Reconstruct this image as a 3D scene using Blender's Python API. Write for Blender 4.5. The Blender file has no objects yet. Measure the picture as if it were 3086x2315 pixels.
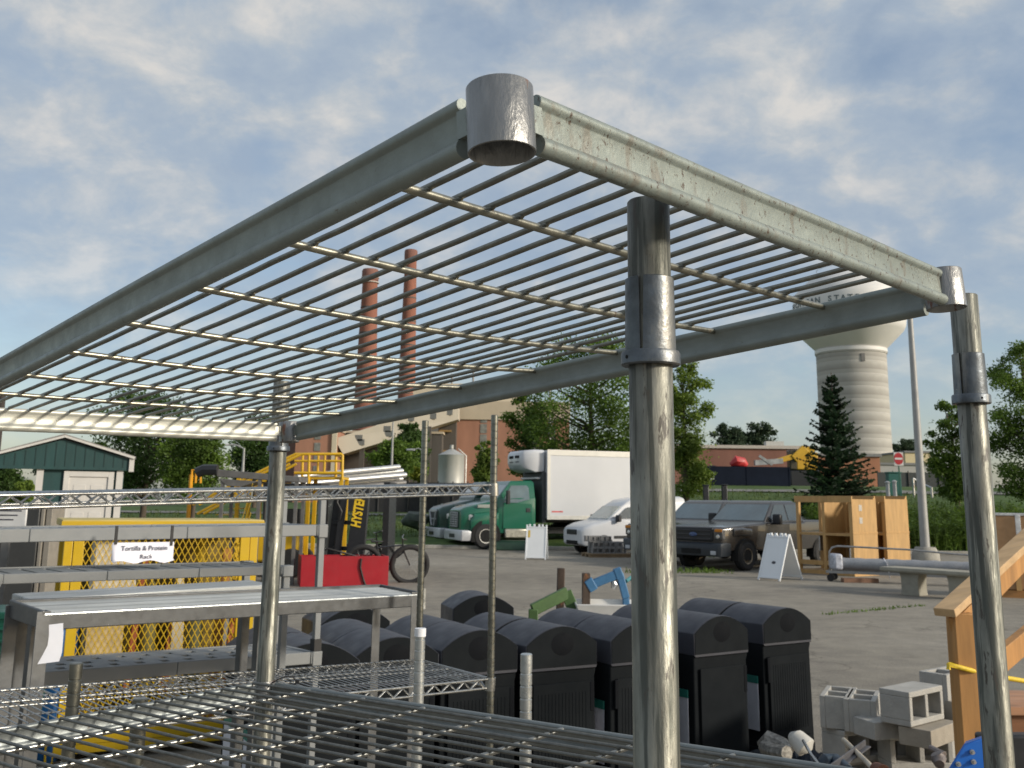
import bpy, math, random
from mathutils import Vector, Matrix
SC = bpy.context.scene
COL = SC.collection
rad = math.radians

# ------------------------------------------------------------------ camera
EYE = Vector((0.0, 0.0, 1.85))
PITCH, ROLL = 0.19342, 0.01181
FPX, CXP, CYP = 3013.16, 1543.0, 919.5          # focal length and centre, in pixels of a 3086 wide frame
_f = Vector((0, math.cos(PITCH), math.sin(PITCH)))
_u = Vector((0, -math.sin(PITCH), math.cos(PITCH)))
_x = Vector((1, 0, 0))
CR = math.cos(ROLL) * _x + math.sin(ROLL) * _u
CU = -math.sin(ROLL) * _x + math.cos(ROLL) * _u
camd = bpy.data.cameras.new('camera')
cam = bpy.data.objects.new('camera', camd)
COL.objects.link(cam)
m3 = Matrix((CR, CU, -_f)).transposed()
cam.matrix_world = Matrix.Translation(EYE) @ m3.to_4x4()
camd.sensor_width = 36
camd.lens = 36 * FPX / 3086
camd.shift_y = -(1157.5 - CYP) / 3086
camd.clip_start = 0.02
camd.clip_end = 4000
camd.dof.use_dof = True
camd.dof.focus_distance = 1.0
camd.dof.aperture_fstop = 26
SC.camera = cam

# ------------------------------------------------------------------ world and sun
SUN_EL, SUN_AZ = rad(22), rad(114)              # azimuth clockwise from +Y
w = bpy.data.worlds.new('World')
SC.world = w
w.use_nodes = True
nt = w.node_tree
nt.nodes.clear()
def N(t, **kw):
    n = nt.nodes.new(t)
    for k, v in kw.items():
        setattr(n, k, v)
    return n
def L(a, b):
    nt.links.new(a, b)
out = N('ShaderNodeOutputWorld')
bg = N('ShaderNodeBackground')
sky = N('ShaderNodeTexSky', sky_type='NISHITA', sun_disc=False, sun_elevation=SUN_EL, sun_rotation=SUN_AZ,
        air_density=1.0, dust_density=1.6, ozone_density=1.0)
tc = N('ShaderNodeTexCoord')
sep = N('ShaderNodeSeparateXYZ')
L(tc.outputs['Generated'], sep.inputs[0])
def M(op, a, b=None, clamp=False):
    n = N('ShaderNodeMath', operation=op, use_clamp=clamp)
    for i, q in enumerate((a, b)):
        if q is None: continue
        if isinstance(q, (int, float)): n.inputs[i].default_value = q
        else: L(q, n.inputs[i])
    return n.outputs[0]
zz = M('ADD', M('MAXIMUM', sep.outputs['Z'], 0.0), 0.42)
comb = N('ShaderNodeCombineXYZ')
L(M('DIVIDE', sep.outputs['X'], zz), comb.inputs[0])
L(M('DIVIDE', sep.outputs['Y'], zz), comb.inputs[1])
comb.inputs[2].default_value = 3.1
def noise(scale, detail, rough, dist=0.0, vec=None):
    n = N('ShaderNodeTexNoise')
    n.inputs['Scale'].default_value = scale
    n.inputs['Detail'].default_value = detail
    n.inputs['Roughness'].default_value = rough
    n.inputs['Distortion'].default_value = dist
    L(vec or comb.outputs[0], n.inputs['Vector'])
    return n.outputs['Fac']
def ramp(fac, stops):
    n = N('ShaderNodeValToRGB')
    L(fac, n.inputs[0])
    e = n.color_ramp.elements
    while len(e) < len(stops): e.new(0.5)
    for q, (p, c) in zip(e, stops):
        q.position = p
        q.color = (c[0], c[1], c[2], 1) if not isinstance(c, (int, float)) else (c, c, c, 1)
    return n.outputs[0]
n1 = noise(4.2, 10, 0.56, 0.15)
n2 = noise(1.3, 5, 0.5, 0.2)
n3 = noise(8.5, 10, 0.60, 0.2)
cov = M('ADD', M('MULTIPLY', n1, 0.78), M('MULTIPLY', n2, 0.22))
mask = ramp(cov, [(0.36, 0.45), (0.46, 0.84), (0.54, 1.0)])
shade = M('ADD', M('MULTIPLY', n3, 0.68), M('MULTIPLY', n1, 0.32))
ccol = ramp(shade, [(0.38, (0.49, 0.60, 0.75)), (0.48, (0.56, 0.66, 0.78)), (0.545, (0.68, 0.74, 0.80)), (0.65, (0.94, 0.92, 0.89))])
# clouds thin out into haze near the horizon
low = ramp(sep.outputs['Z'], [(0.02, 0.25), (0.22, 0.80), (0.36, 1.0)])
mask = M('MULTIPLY', mask, low)
CLOUD = 4.85
cc = N('ShaderNodeVectorMath', operation='SCALE')
L(ccol, cc.inputs[0]); cc.inputs['Scale'].default_value = CLOUD
mx = N('ShaderNodeMix', data_type='RGBA')
L(mask, mx.inputs[0])
skyscale = N('ShaderNodeVectorMath', operation='SCALE')
L(sky.outputs[0], skyscale.inputs[0]); skyscale.inputs['Scale'].default_value = 1.0
L(skyscale.outputs[0], mx.inputs['A']); L(cc.outputs[0], mx.inputs['B'])
L(mx.outputs['Result'], bg.inputs[0])
bg.inputs[1].default_value = 0.15
L(bg.outputs[0], out.inputs[0])

sd = bpy.data.lights.new('sun', 'SUN')
sd.energy = 3.8
sd.angle = rad(8.0)
sd.color = (1.0, 0.91, 0.77)
sun = bpy.data.objects.new('sun', sd)
COL.objects.link(sun)
sdir = Vector((math.sin(SUN_AZ) * math.cos(SUN_EL), math.cos(SUN_AZ) * math.cos(SUN_EL), math.sin(SUN_EL)))
sun.rotation_euler = sdir.to_track_quat('Z', 'Y').to_euler()
SC.view_settings.view_transform = 'Standard'
SC.view_settings.look = 'None'
SC.view_settings.exposure = 0.0
SC.view_settings.gamma = 1
SC.cycles.max_bounces = 8
SC.cycles.transparent_max_bounces = 8

# ------------------------------------------------------------------ helpers
K = 3086 / 2212.0
def ray(x, y):
    a, b = (x * K - CXP) / FPX, (CYP - y * K) / FPX
    return CR * a + CU * b + _f
def at(x, y, Y):                                  # a point Y metres ahead
    r = ray(x, y)
    return EYE + r * (Y / r.y)
def gnd(x, y, z=0.0):                             # where a sight line meets level z
    r = ray(x, y)
    return EYE + r * ((z - EYE.z) / r.z)
def V(*a): return Vector(a)

class MB:
    def __init__(s): s.v = []; s.f = []
    def add(s, vs, fs, M=None):
        n = len(s.v)
        s.v += [tuple(M @ Vector(q)) if M else tuple(q) for q in vs]
        s.f += [tuple(i + n for i in f) for f in fs]
        return s
    def box(s, x0, x1, y0, y1, z0, z1, M=None):
        return s.add([(x0,y0,z0),(x1,y0,z0),(x1,y1,z0),(x0,y1,z0),(x0,y0,z1),(x1,y0,z1),(x1,y1,z1),(x0,y1,z1)],
                     [(3,2,1,0),(4,5,6,7),(0,1,5,4),(1,2,6,5),(2,3,7,6),(3,0,4,7)], M)
    def frame(s, d, up=None):
        d = d.normalized()
        a = Vector(up) if up else Vector((0, 0, 1))
        if abs(d.dot(a)) > 0.98: a = Vector((1, 0, 0)) if abs(d.x) < 0.9 else Vector((0, 1, 0))
        x = d.cross(a).normalized()
        return x, x.cross(d).normalized()
    def tube(s, pts, r, n=10, caps=True, M=None):
        pts = [Vector(p) for p in pts]
        rs = r if isinstance(r, (list, tuple)) else [r] * len(pts)
        vs = []; fs = []
        for i, p in enumerate(pts):
            d = (pts[min(i+1, len(pts)-1)] - pts[max(i-1, 0)])
            if i == 0: x, y = s.frame(d)
            else:
                d = d.normalized(); x = (x - d * x.dot(d)).normalized(); y = x.cross(d).normalized()
            for k in range(n):
                t = 2 * math.pi * k / n
                vs.append(p + x * (rs[i] * math.cos(t)) + y * (rs[i] * math.sin(t)))
        m = len(pts)
        for i in range(m - 1):
            for k in range(n):
                a, b = i * n + k, i * n + (k + 1) % n
                fs.append((a, a + n, b + n, b))
        if caps:
            fs.append(tuple(range(n))); fs.append(tuple(reversed(range((m - 1) * n, m * n))))
        return s.add(vs, fs, M)
    def bar(s, p0, p1, wd, ht, up=None, M=None):
        p0, p1 = Vector(p0), Vector(p1)
        x, y = s.frame(p1 - p0, up)
        vs = []
        for p in (p0, p1):
            for a, b in ((-1,-1),(1,-1),(1,1),(-1,1)):
                vs.append(p + x * (a * wd / 2) + y * (b * ht / 2))
        return s.add(vs, [(0,1,2,3),(7,6,5,4),(0,4,5,1),(1,5,6,2),(2,6,7,3),(3,7,4,0)], M)
    def prism(s, poly, axis, a0, a1, M=None):     # poly in the two other axes, extruded along axis
        n = len(poly)
        def P(p, a): return {'x': (a, p[0], p[1]), 'y': (p[0], a, p[1]), 'z': (p[0], p[1], a)}[axis]
        vs = [P(p, a0) for p in poly] + [P(p, a1) for p in poly]
        fs = [tuple(range(n)), tuple(reversed(range(n, 2 * n)))]
        fs += [(i, i + n, (i + 1) % n + n, (i + 1) % n) for i in range(n)]
        return s.add(vs, fs, M)
    def lathe(s, prof, n=20, c=(0,0,0), axis='z', a0=0.0, a1=None, M=None):
        full = a1 is None
        a1 = 2 * math.pi if full else a1
        m = n if full else n + 1
        vs = []
        for k in range(m):
            t = a0 + (a1 - a0) * k / n
            for r, h in prof:
                if axis == 'z': p = (r*math.cos(t), r*math.sin(t), h)
                elif axis == 'y': p = (r*math.cos(t), h, r*math.sin(t))
                else: p = (h, r*math.cos(t), r*math.sin(t))
                vs.append((p[0]+c[0], p[1]+c[1], p[2]+c[2]))
        q = len(prof); fs = []
        for k in range(n):
            for i in range(q - 1):
                a = k*q+i; b = ((k+1) % m)*q+i
                fs.append((a, b, b+1, a+1))
        return s.add(vs, fs, M)
    def loft(s, rings, cap=True, M=None):
        n = len(rings[0]); vs = [p for r in rings for p in r]; fs = []
        for i in range(len(rings) - 1):
            for k in range(n):
                a, b = i*n+k, i*n+(k+1) % n
                fs.append((a, b, b+n, a+n))
        if cap:
            fs.append(tuple(reversed(range(n)))); fs.append(tuple(range((len(rings)-1)*n, len(rings)*n)))
        return s.add(vs, fs, M)
    def quad(s, *p, M=None):
        return s.add(p, [tuple(range(len(p)))], M)
    def build(s, name, mat, parent=None, smooth=35, bevel=0.0, seg=2, fix=True):
        me = bpy.data.meshes.new(name)
        me.from_pydata(s.v, [], s.f)
        me.validate()
        if fix:
            import bmesh
            bm = bmesh.new(); bm.from_mesh(me)
            bmesh.ops.recalc_face_normals(bm, faces=bm.faces)
            bm.to_mesh(me); bm.free()
        if smooth:
            me.polygons.foreach_set('use_smooth', [True] * len(me.polygons))
            me.set_sharp_from_angle(angle=rad(smooth))
        for mm in (mat if isinstance(mat, (list, tuple)) else [mat]): me.materials.append(mm)
        o = bpy.data.objects.new(name, me)
        COL.objects.link(o)
        if parent is not None: o.parent = parent
        if bevel:
            b = o.modifiers.new('bevel', 'BEVEL'); b.width = bevel; b.segments = seg; b.limit_method = 'ANGLE'; b.angle_limit = rad(40)
        return o

def tag(o, label=None, cat=None, group=None, kind=None):
    if label: o['label'] = label
    if cat: o['category'] = cat
    if group: o['group'] = group
    if kind: o['kind'] = kind
    return o
def thing(name, label, cat, loc=(0,0,0), rz=0.0, group=None, mat=None):
    o = bpy.data.objects.new(name, None)
    COL.objects.link(o)
    o.empty_display_size = 0.2
    if mat is not None: o.matrix_world = mat
    else:
        o.location = loc; o.rotation_euler = (0, 0, rz)
    return tag(o, label, cat, group)
def copy_tree(o, parent=None):
    c = o.copy(); COL.objects.link(c)
    if parent is not None: c.parent = parent
    for ch in list(o.children): copy_tree(ch, c)
    return c

# ------------------------------------------------------------------ materials
MC = {}
def mat(name, col, rough=0.6, metal=0.0, var=0.12, scale=6.0, stretch=(1,1,1), bump=0.0, bscale=None, rvar=0.1,
        spots=None, spec=0.5, coat=0.0, streak=None):
    if name in MC: return MC[name]
    m = bpy.data.materials.new(name); m.use_nodes = True
    t = m.node_tree; b = t.nodes['Principled BSDF']
    b.inputs['Metallic'].default_value = metal
    b.inputs['Specular IOR Level'].default_value = spec
    b.inputs['Coat Weight'].default_value = coat
    tcn = t.nodes.new('ShaderNodeTexCoord'); mp = t.nodes.new('ShaderNodeMapping')
    mp.inputs['Scale'].default_value = stretch
    t.links.new(tcn.outputs['Object'], mp.inputs[0])
    def nz(sc, det=5, ro=0.6, v=None):
        n = t.nodes.new('ShaderNodeTexNoise'); n.inputs['Scale'].default_value = sc
        n.inputs['Detail'].default_value = det; n.inputs['Roughness'].default_value = ro
        t.links.new(v or mp.outputs[0], n.inputs['Vector']); return n.outputs['Fac']
    def rp(f, stops):
        n = t.nodes.new('ShaderNodeValToRGB'); t.links.new(f, n.inputs[0]); e = n.color_ramp.elements
        while len(e) < len(stops): e.new(0.5)
        for q, (p, c) in zip(e, stops): q.position = p; q.color = (c[0], c[1], c[2], 1)
        return n.outputs[0]
    def mixc(f, a, bb):
        n = t.nodes.new('ShaderNodeMix'); n.data_type = 'RGBA'
        t.links.new(f, n.inputs[0])
        for s_, q in (('A', a), ('B', bb)):
            if isinstance(q, tuple): n.inputs[s_].default_value = (*q, 1)
            else: t.links.new(q, n.inputs[s_])
        return n.outputs['Result']
    f1 = nz(scale)
    lo = tuple(max(0, c * (1 - var)) for c in col); hi = tuple(min(1, c * (1 + var)) for c in col)
    c = rp(f1, [(0.3, lo), (0.7, hi)])
    if streak:
        mp2 = t.nodes.new('ShaderNodeMapping'); mp2.inputs['Scale'].default_value = streak[0]
        t.links.new(tcn.outputs['Object'], mp2.inputs[0])
        fs = rp(nz(streak[1], 4, 0.6, mp2.outputs[0]), [(streak[2], (0,0,0)), (streak[2] + streak[3], (1,1,1))])
        c = mixc(fs, c, streak[4])
    met = None
    if spots:
        sc, th, scol = spots[:3]
        v = None
        if len(spots) > 3:
            mp3 = t.nodes.new('ShaderNodeMapping'); mp3.inputs['Scale'].default_value = spots[3]
            t.links.new(tcn.outputs['Object'], mp3.inputs[0]); v = mp3.outputs[0]
        fm = rp(nz(sc, 6, 0.68, v), [(th, (0,0,0)), (th + 0.05, (1,1,1))])
        c = mixc(fm, c, scol)
        if metal:
            mm = t.nodes.new('ShaderNodeMath'); mm.operation = 'MULTIPLY_ADD'
            t.links.new(fm, mm.inputs[0]); mm.inputs[1].default_value = -metal * 0.9; mm.inputs[2].default_value = metal
            t.links.new(mm.outputs[0], b.inputs['Metallic'])
    t.links.new(c, b.inputs['Base Color'])
    rr = t.nodes.new('ShaderNodeMapRange'); t.links.new(nz(scale * 2.3, 6), rr.inputs[0])
    rr.inputs[1].default_value = 0.3; rr.inputs[2].default_value = 0.7
    rr.inputs[3].default_value = max(0.03, rough - rvar); rr.inputs[4].default_value = min(1, rough + rvar)
    t.links.new(rr.outputs[0], b.inputs['Roughness'])
    if bump:
        bp = t.nodes.new('ShaderNodeBump'); bp.inputs['Strength'].default_value = bump
        bp.inputs['Distance'].default_value = 0.01
        t.links.new(nz(bscale or scale * 4, 6), bp.inputs['Height']); t.links.new(bp.outputs[0], b.inputs['Normal'])
    MC[name] = m
    return m
def leafmat(name, col, var=0.35, scale=0.6):
    m = bpy.data.materials.new(name); m.use_nodes = True
    t = m.node_tree; t.nodes.clear()
    o = t.nodes.new('ShaderNodeOutputMaterial'); d = t.nodes.new('ShaderNodeBsdfPrincipled'); tr = t.nodes.new('ShaderNodeBsdfTranslucent')
    mx = t.nodes.new('ShaderNodeMixShader'); mx.inputs[0].default_value = 0.38
    tcn = t.nodes.new('ShaderNodeTexCoord'); n = t.nodes.new('ShaderNodeTexNoise'); n.inputs['Scale'].default_value = scale; n.inputs['Detail'].default_value = 6
    t.links.new(tcn.outputs['Object'], n.inputs['Vector'])
    r = t.nodes.new('ShaderNodeValToRGB'); t.links.new(n.outputs['Fac'], r.inputs[0])
    e = r.color_ramp.elements
    e[0].position = 0.34; e[0].color = (col[0]*(1-var), col[1]*(1-var), col[2]*(1-var), 1)
    e[1].position = 0.66; e[1].color = (col[0]*(1+var*1.3), col[1]*(1+var), col[2]*(1+var*.6), 1)
    for s_ in (d, tr): t.links.new(r.outputs[0], s_.inputs[0])
    d.inputs['Roughness'].default_value = 0.55; d.inputs['Specular IOR Level'].default_value = 0.25
    t.links.new(d.outputs[0], mx.inputs[1]); t.links.new(tr.outputs[0], mx.inputs[2]); t.links.new(mx.outputs[0], o.inputs[0])
    return m
RUST = (0.10, 0.055, 0.03)
GALV = mat('galvanised_steel', (0.20, 0.197, 0.168), 0.50, 0.66, 0.42, 40, (1,1,0.25), 0.10, 430, 0.16, (85, 0.575, (0.06, 0.052, 0.04)),
           streak=((1,1,0.05), 120, 0.46, 0.10, (0.085, 0.088, 0.075)))
GALVP = mat('galvanised_plate', (0.225, 0.255, 0.235), 0.50, 0.3, 0.16, 25, (1,1,1), 0.10, 150, 0.1, (240, 0.585, (0.075, 0.055, 0.04), (1,.7,.7)), streak=((1,1,.25), 60, .56, .10, (.19,.19,.165)))
GALVD = mat('dull_zinc', (0.34, 0.35, 0.36), 0.5, 0.8, 0.3, 60, (1,1,1), 0.12, 150, 0.12, (40, 0.66, (0.09, 0.075, 0.06)))
WIRE = mat('zinc_wire', (0.21, 0.205, 0.175), 0.48, 0.75, 0.22, 50, (1,1,1), 0.05, 150, 0.1, (45, 0.66, (0.07, 0.05, 0.035)))
BARM = mat('zinc_bar', (0.30, 0.29, 0.235), 0.36, 0.85, 0.2, 50, (1,1,1), 0.05, 150, 0.1, (70, 0.63, (0.09, 0.06, 0.04)))
CHROME = mat('worn_chrome', (0.40, 0.40, 0.385), 0.30, 0.95, 0.15, 30, (1,1,1), 0.0, None, 0.1, (60, 0.7, (0.2,0.15,0.1)))
POSTC = mat('grooved_chrome', (0.19, 0.19, 0.165), 0.34, 0.9, 0.2, 30, (1,1,1), 0.04, 120, 0.1, (40, 0.68, (0.16,0.10,0.06)))
GALVC_ = mat('clean_galvanised_plate', (0.215, 0.24, 0.222), 0.5, 0.3, 0.12, 22, (1,1,1), 0.06, 150, 0.1, (120, 0.66, (0.12,0.10,0.075)))
GALVL = mat('sunlit_galvanised_plate', (0.50, 0.50, 0.44), 0.42, 0.3, 0.10, 22, (1,1,1), 0.05, 150, 0.1, (120, 0.68, (0.2,0.17,0.12)))  # smoother far rail facing the sun, its sunlight painted in as paler colour
BRIGHT = mat('bright_zinc', (0.46, 0.48, 0.48), 0.35, 0.8, 0.15, 18, (1,1,1), 0.08, 90, 0.12, (30, 0.68, (0.35,0.35,0.34)))
BLACKM = mat('black_rubber', (0.012, 0.012, 0.013), 0.6)
HOLE = mat('dark_hole', (0.006, 0.006, 0.006), 0.9)
# ------------------------------------------------------------------ loose top shelf and its rack
PROF = ([(.0008,-.0225)] + [(-.0003 + .0066*math.cos(rad(t)), -.0292 + .0066*math.sin(rad(t))) for t in (72,50,28,6,-16,-38,-60,-82,-104,-126,-150,-180,-210,-238)]
        + [(-.0026,-.0215),(-.0026,-.0045)] + [(-.0006 + .0052*math.cos(rad(t)), .0012 + .0052*math.sin(rad(t))) for t in (238,205,170,140,110,80,50,20,-10,-40,-66)] + [(.0008,-.0046)])
class Patch:
    """a shelf surface between four corners N, R, F, L (it may be a little out of true)"""
    def __init__(s, N, R_, F, L_):
        s.N, s.R, s.F, s.L = (Vector(q) for q in (N, R_, F, L_))
        s.w = ((s.R - s.N).normalized() + (s.F - s.L).normalized()).cross((s.L - s.N).normalized() + (s.F - s.R).normalized()).normalized()
    def P(s, a, b):
        return (s.N*(1-a) + s.R*a)*(1-b) + (s.L*(1-a) + s.F*a)*b
    def S(s, a, b, sag):
        return s.P(a, b) - s.w*(sag*math.sin(math.pi*max(0, min(1, a)))*math.sin(math.pi*max(0, min(1, b))))
def shelf_frame(pt, parent, plate_mat=None, shift=None):
    """rails with rolled edges and open corner sockets"""
    pm = plate_mat or GALVP
    C4 = [pt.N, pt.R, pt.F, pt.L]; ctr = (pt.N + pt.R + pt.F + pt.L)/4
    g = 0.031
    for j in range(4):
        a, b = C4[j], C4[(j+1) % 4]; d = (b - a).normalized(); nn = d.cross(pt.w).normalized()
        if nn.dot((a + b)/2 - ctr) < 0: nn = -nn
        mb = MB(); rings = []; seg = 14; ln = (b - a).length
        for i in range(seg + 1):
            p = a + d*(g + (ln - 2*g)*i/seg); wob = 0.0003*math.sin(i*.8 + ln*9)
            rings.append([tuple(p + nn*(o_ + .004 + wob) + pt.w*(w_ + wob)) for o_, w_ in PROF])
        mb.loft(rings)
        for q, dd in ((a, d), (b, -d)):            # welded web between rail and socket
            vs = []
            for s_ in (.0175, g + .003):
                for t_, w_ in ((.0065,-.0225),(.0065,-.003),(.0012,-.003),(.0012,-.0225)): vs.append(q + dd*s_ + nn*t_ + pt.w*w_)
            mb.add(vs, [(0,1,2,3),(7,6,5,4),(0,4,5,1),(1,5,6,2),(2,6,7,3),(3,7,4,0)])
            rnd = random.Random(int(ln*1000 + j))  # weld bead down the socket side
            for (tt, ss) in ((.0068, .0212), (.0010, .0222)):
                pts = [q + dd*(ss + rnd.uniform(-.0008,.0012)) + nn*(tt + rnd.uniform(-.0006,.0006)) + pt.w*(-.023 + .021*i/7) for i in range(8)]
                mb.tube(pts, [rnd.uniform(.0013,.0030) for _ in pts], 7)
        mb.build('rail', pm[j] if isinstance(pm, tuple) else pm, parent, 40)
    x = (pt.R - pt.N).normalized(); y = pt.w.cross(x)
    for j, q in enumerate(C4):
        q = q + (shift[j] if shift else V(0,0,0))
        Mx = Matrix(((x.x, y.x, pt.w.x, q.x), (x.y, y.y, pt.w.y, q.y), (x.z, y.z, pt.w.z, q.z), (0,0,0,1)))
        mb = MB().lathe([(.0214,-.0362),(.0214,.0070),(.0208,.0078),(.0198,.0075),(.0198,-.0358),(.0206,-.0366),(.0214,-.0362)], 40, M=Mx)
        mb.build('socket', SOCK, parent, 50)
def shelf_grid(pt, bars, fracs, parent, sag, wr, br, wm=None, bm_=None):
    rb = random.Random(5)
    for (b0, b1) in bars:
        pts = [pt.S(i/16, b0 + (b1-b0)*i/16, sag) for i in range(17)]
        mb = MB().tube(pts, br, 10)
        mb.build('crossbar', bm_ or BARM, parent, 60)
    for k, (f0, f1) in enumerate(fracs):
        rnd = random.Random(k); ph = rnd.uniform(0, 6); am = rnd.uniform(.0004, .0016)
        pts = []
        for i in range(37):
            b = i/36; a = f0 + (f1 - f0)*b
            pts.append(pt.S(a, b, sag) + pt.w*(br + wr*.75 + rnd.uniform(-.0003,.0003)) + (pt.R - pt.N).normalized()*(am*math.sin(b*5 + ph) + rnd.uniform(-.0003,.0003)))
        mb = MB().tube(pts, wr, 8)
        for (b0, b1) in bars:                      # weld lumps where wire meets bar
            bb = b0 + (b1 - b0)*(f0 + f1)/2; i = min(35, int(bb*36)); p = pts[i].lerp(pts[i+1], bb*36 - i) - pt.w*wr*.55
            d = (pts[i+1] - pts[i]).normalized(); l = rnd.uniform(.004, .007)
            mb.tube([p - d*l, p - d*l*.3, p + d*l*.4, p + d*l], [wr*.5, wr*rnd.uniform(.9,1.25), wr*rnd.uniform(.9,1.2), wr*.5], 6)
        mb.build('wire', wm or WIRE, parent, 60)
SOCK = mat('socket_steel', (0.24, 0.24, 0.235), 0.40, 0.82, 0.25, 35, (1,1,.3), 0.22, 130, 0.12, (75, 0.60, (0.15, 0.07, 0.045)), streak=((1,1,.06), 90, .5, .2, (.26,.26,.26)))
TN, TR, TF, TLc = (Vector(q) for q in ((-.01049, .59401, .25355), (.49732, 1.11508, .25405), (-.48635, 2.21009, .15689), (-1.0111, 1.72087, .14672)))
TR, TF, TLc = TR - TN, TF - TN, TLc - TN
top = thing('wire_shelf', 'loose galvanised wire shelf with empty corner socket tilted across the top of the rack', 'shelf', EYE + TN)
tp_ = Patch((0,0,0), TR, TF, TLc)
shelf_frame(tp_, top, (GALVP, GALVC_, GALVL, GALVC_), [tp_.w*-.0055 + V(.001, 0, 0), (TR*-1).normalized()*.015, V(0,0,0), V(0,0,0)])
shelf_grid(tp_, list(zip((.1108, .2262, .3508, .4769, .6095, .7420, .8650), (.1082, .2226, .3443, .4665, .5966, .7286, .8611))),
           [(.0545 + .0480*k, .0445 + .0503*k) for k in range(19)], top, .010, .0030, .0038)
p_ = tp_.S(.343, .056, .01); mb = MB().tube([p_ + V(0,0,.002), p_ + V(0,0,-.009)], [.0013,.0017], 8)
mb.build('screw', HOLE, top)

PM = Vector((0.1098, 0.782)); PR = Vector((0.65717, 1.42498)); PF = Vector((-0.52679, 2.29234)); PL = PF + Vector((0.12426, 0.8838)) - PR
rack = thing('shelving_rack', 'galvanised tube rack in front with sleeves on its posts, holding the tilted wire shelf', 'rack', (PF.x, PF.y, 0))
def rel(p): return Vector((p[0] - PF.x, p[1] - PF.y, p[2] if len(p) > 2 else 0))
SLEEVE = mat('sleeve_zinc', (0.115, 0.128, 0.142), 0.42, 0.75, 0.3, 45, (1,1,1), 0.1, 120, 0.12, (50, 0.66, (0.30, 0.28, 0.25)), streak=((1,1,.2), 30, 0.55, 0.1, (0.23,0.225,0.21)))
for P, r, ztop, s0, s1, c1, az, hole in ((PM, .01715, 2.0905, 2.0260, 1.9666, 1.9555, -118, -150), (PR, .0192, 1.85+.3015, 2.0655, 2.0063, 1.9930, -142, -82),
                                   (PF, .0190, 1.85+.2634, 1.999, 1.9657, 1.9545, -60, -100), (PL, .0190, 1.85+.24, 2.02, 1.96, 1.95, -60, -100)):
    c = rel((P.x, P.y))
    po = MB().lathe([(r*.86, .0), (r, 0.0), (r, ztop - .0015), (r - .0012, ztop), (r*.86, ztop), (r*.86, .3)], 36, (c.x, c.y, 0)).build('post', GALV, rack, 40)
    k = r / .0191
    sl = MB()
    for j in range(2):                            # sleeve in two halves with a tapering slot between
        a0 = rad(az + 180 * j + 6); a1 = rad(az + 180 * j + 174)
        n = 20; ring = []
        for i in range(n + 1):
            t = i / n
            for (rr_, zz_, sq) in ((r*1.015, s0, 0), (r*1.13, s0 - .001, 0), (r*1.17, s1, .045), (r*1.015, s1, .045)):
                aa = a0 - sq + (a1 - a0 + 2*sq) * t
                ring.append((c.x + rr_*math.cos(aa), c.y + rr_*math.sin(aa), zz_))
        fs = []
        for i in range(n):
            for q in range(4):
                a = i*4+q; b_ = i*4+(q+1) % 4
                fs.append((a, b_, b_+4, a+4))
        fs.append((3,2,1,0)); fs.append((n*4, n*4+1, n*4+2, n*4+3))
        sl.add(ring, fs)
    sl.build('sleeve', SLEEVE, po, 40)
    co = MB().lathe([(r*1.01, s1), (r*1.30, s1), (r*1.36, s1 - .002), (r*1.36, c1 + .001), (r*1.30, c1), (r*1.01, c1), (r*1.01, s1)], 36, (c.x, c.y, 0)).build('collar', SLEEVE, po, 40)
    aa = rad(hole); zc = (s1 + c1) / 2
    MB().tube([(c.x + r*1.2*math.cos(aa), c.y + r*1.2*math.sin(aa), zc), (c.x + r*1.37*math.cos(aa), c.y + r*1.37*math.sin(aa), zc)], .0017*k, 12).build('set_hole', HOLE, po)
# its lower shelf, rails turned up
vax = Vector((PR.x - PF.x, PR.y - PF.y, 0)); Lv = vax.length; vax.normalize()
uax = Vector((PL.x - PF.x, PL.y - PF.y, 0)); Wu = uax.length; uax.normalize()
sh = MB().tube([(0,0,-.02),(0,0,-.0199)], .001, 6).build('shelf', GALVD, rack)
ZW = 1.453
LRAIL = mat('lower_rail', (0.22, 0.24, 0.24), 0.45, 0.6, 0.15, 25, (1,1,1), 0.08, 120, 0.1, (40, 0.66, (0.14, 0.11, 0.08)))
pL = uax*Wu + V(0,0,-.04*Wu); pR = vax*Lv + V(0,0,.014*Lv)
sh.location = (0, 0, ZW)
lp_ = Patch((0,0,0), pL, pL + pR, pR)
shelf_frame(lp_, sh, LRAIL)
WIRE2 = mat('lower_wire', (0.17, 0.17, 0.158), 0.5, 0.7, 0.25, 50, (1,1,1), 0.08, 150, 0.1, (45, 0.68, (0.05, 0.02, 0.02)))
BAR2 = mat('lower_bar', (0.30, 0.30, 0.28), 0.3, 0.9, 0.15, 50, (1,1,1), 0.05, 150)
shelf_grid(lp_, [((i + .9)/9.3,)*2 for i in range(8)], [(.04 + .0485*k,)*2 for k in range(20)], sh, .006, .0030, .0042, WIRE2, BAR2)
tie = MB()
p0 = at(578, 1486, 2.262); p1 = at(600, 1468, 2.262); p2 = at(632, 1461, 2.27); p3 = at(642, 1473, 2.27); p4 = at(628, 1484, 2.27)
tie.tube([p0, at(588, 1475, 2.262), p1, at(616, 1462, 2.265), p2, p3, p4], .0016, 8).box(-.004,.004,-.003,.003,-.004,.004, Matrix.Translation(p3))
tag(tie.build('cable_tie', BLACKM, None), 'black cable tie looped by the foot of the far post on the front wire shelf', 'cable tie')

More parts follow.
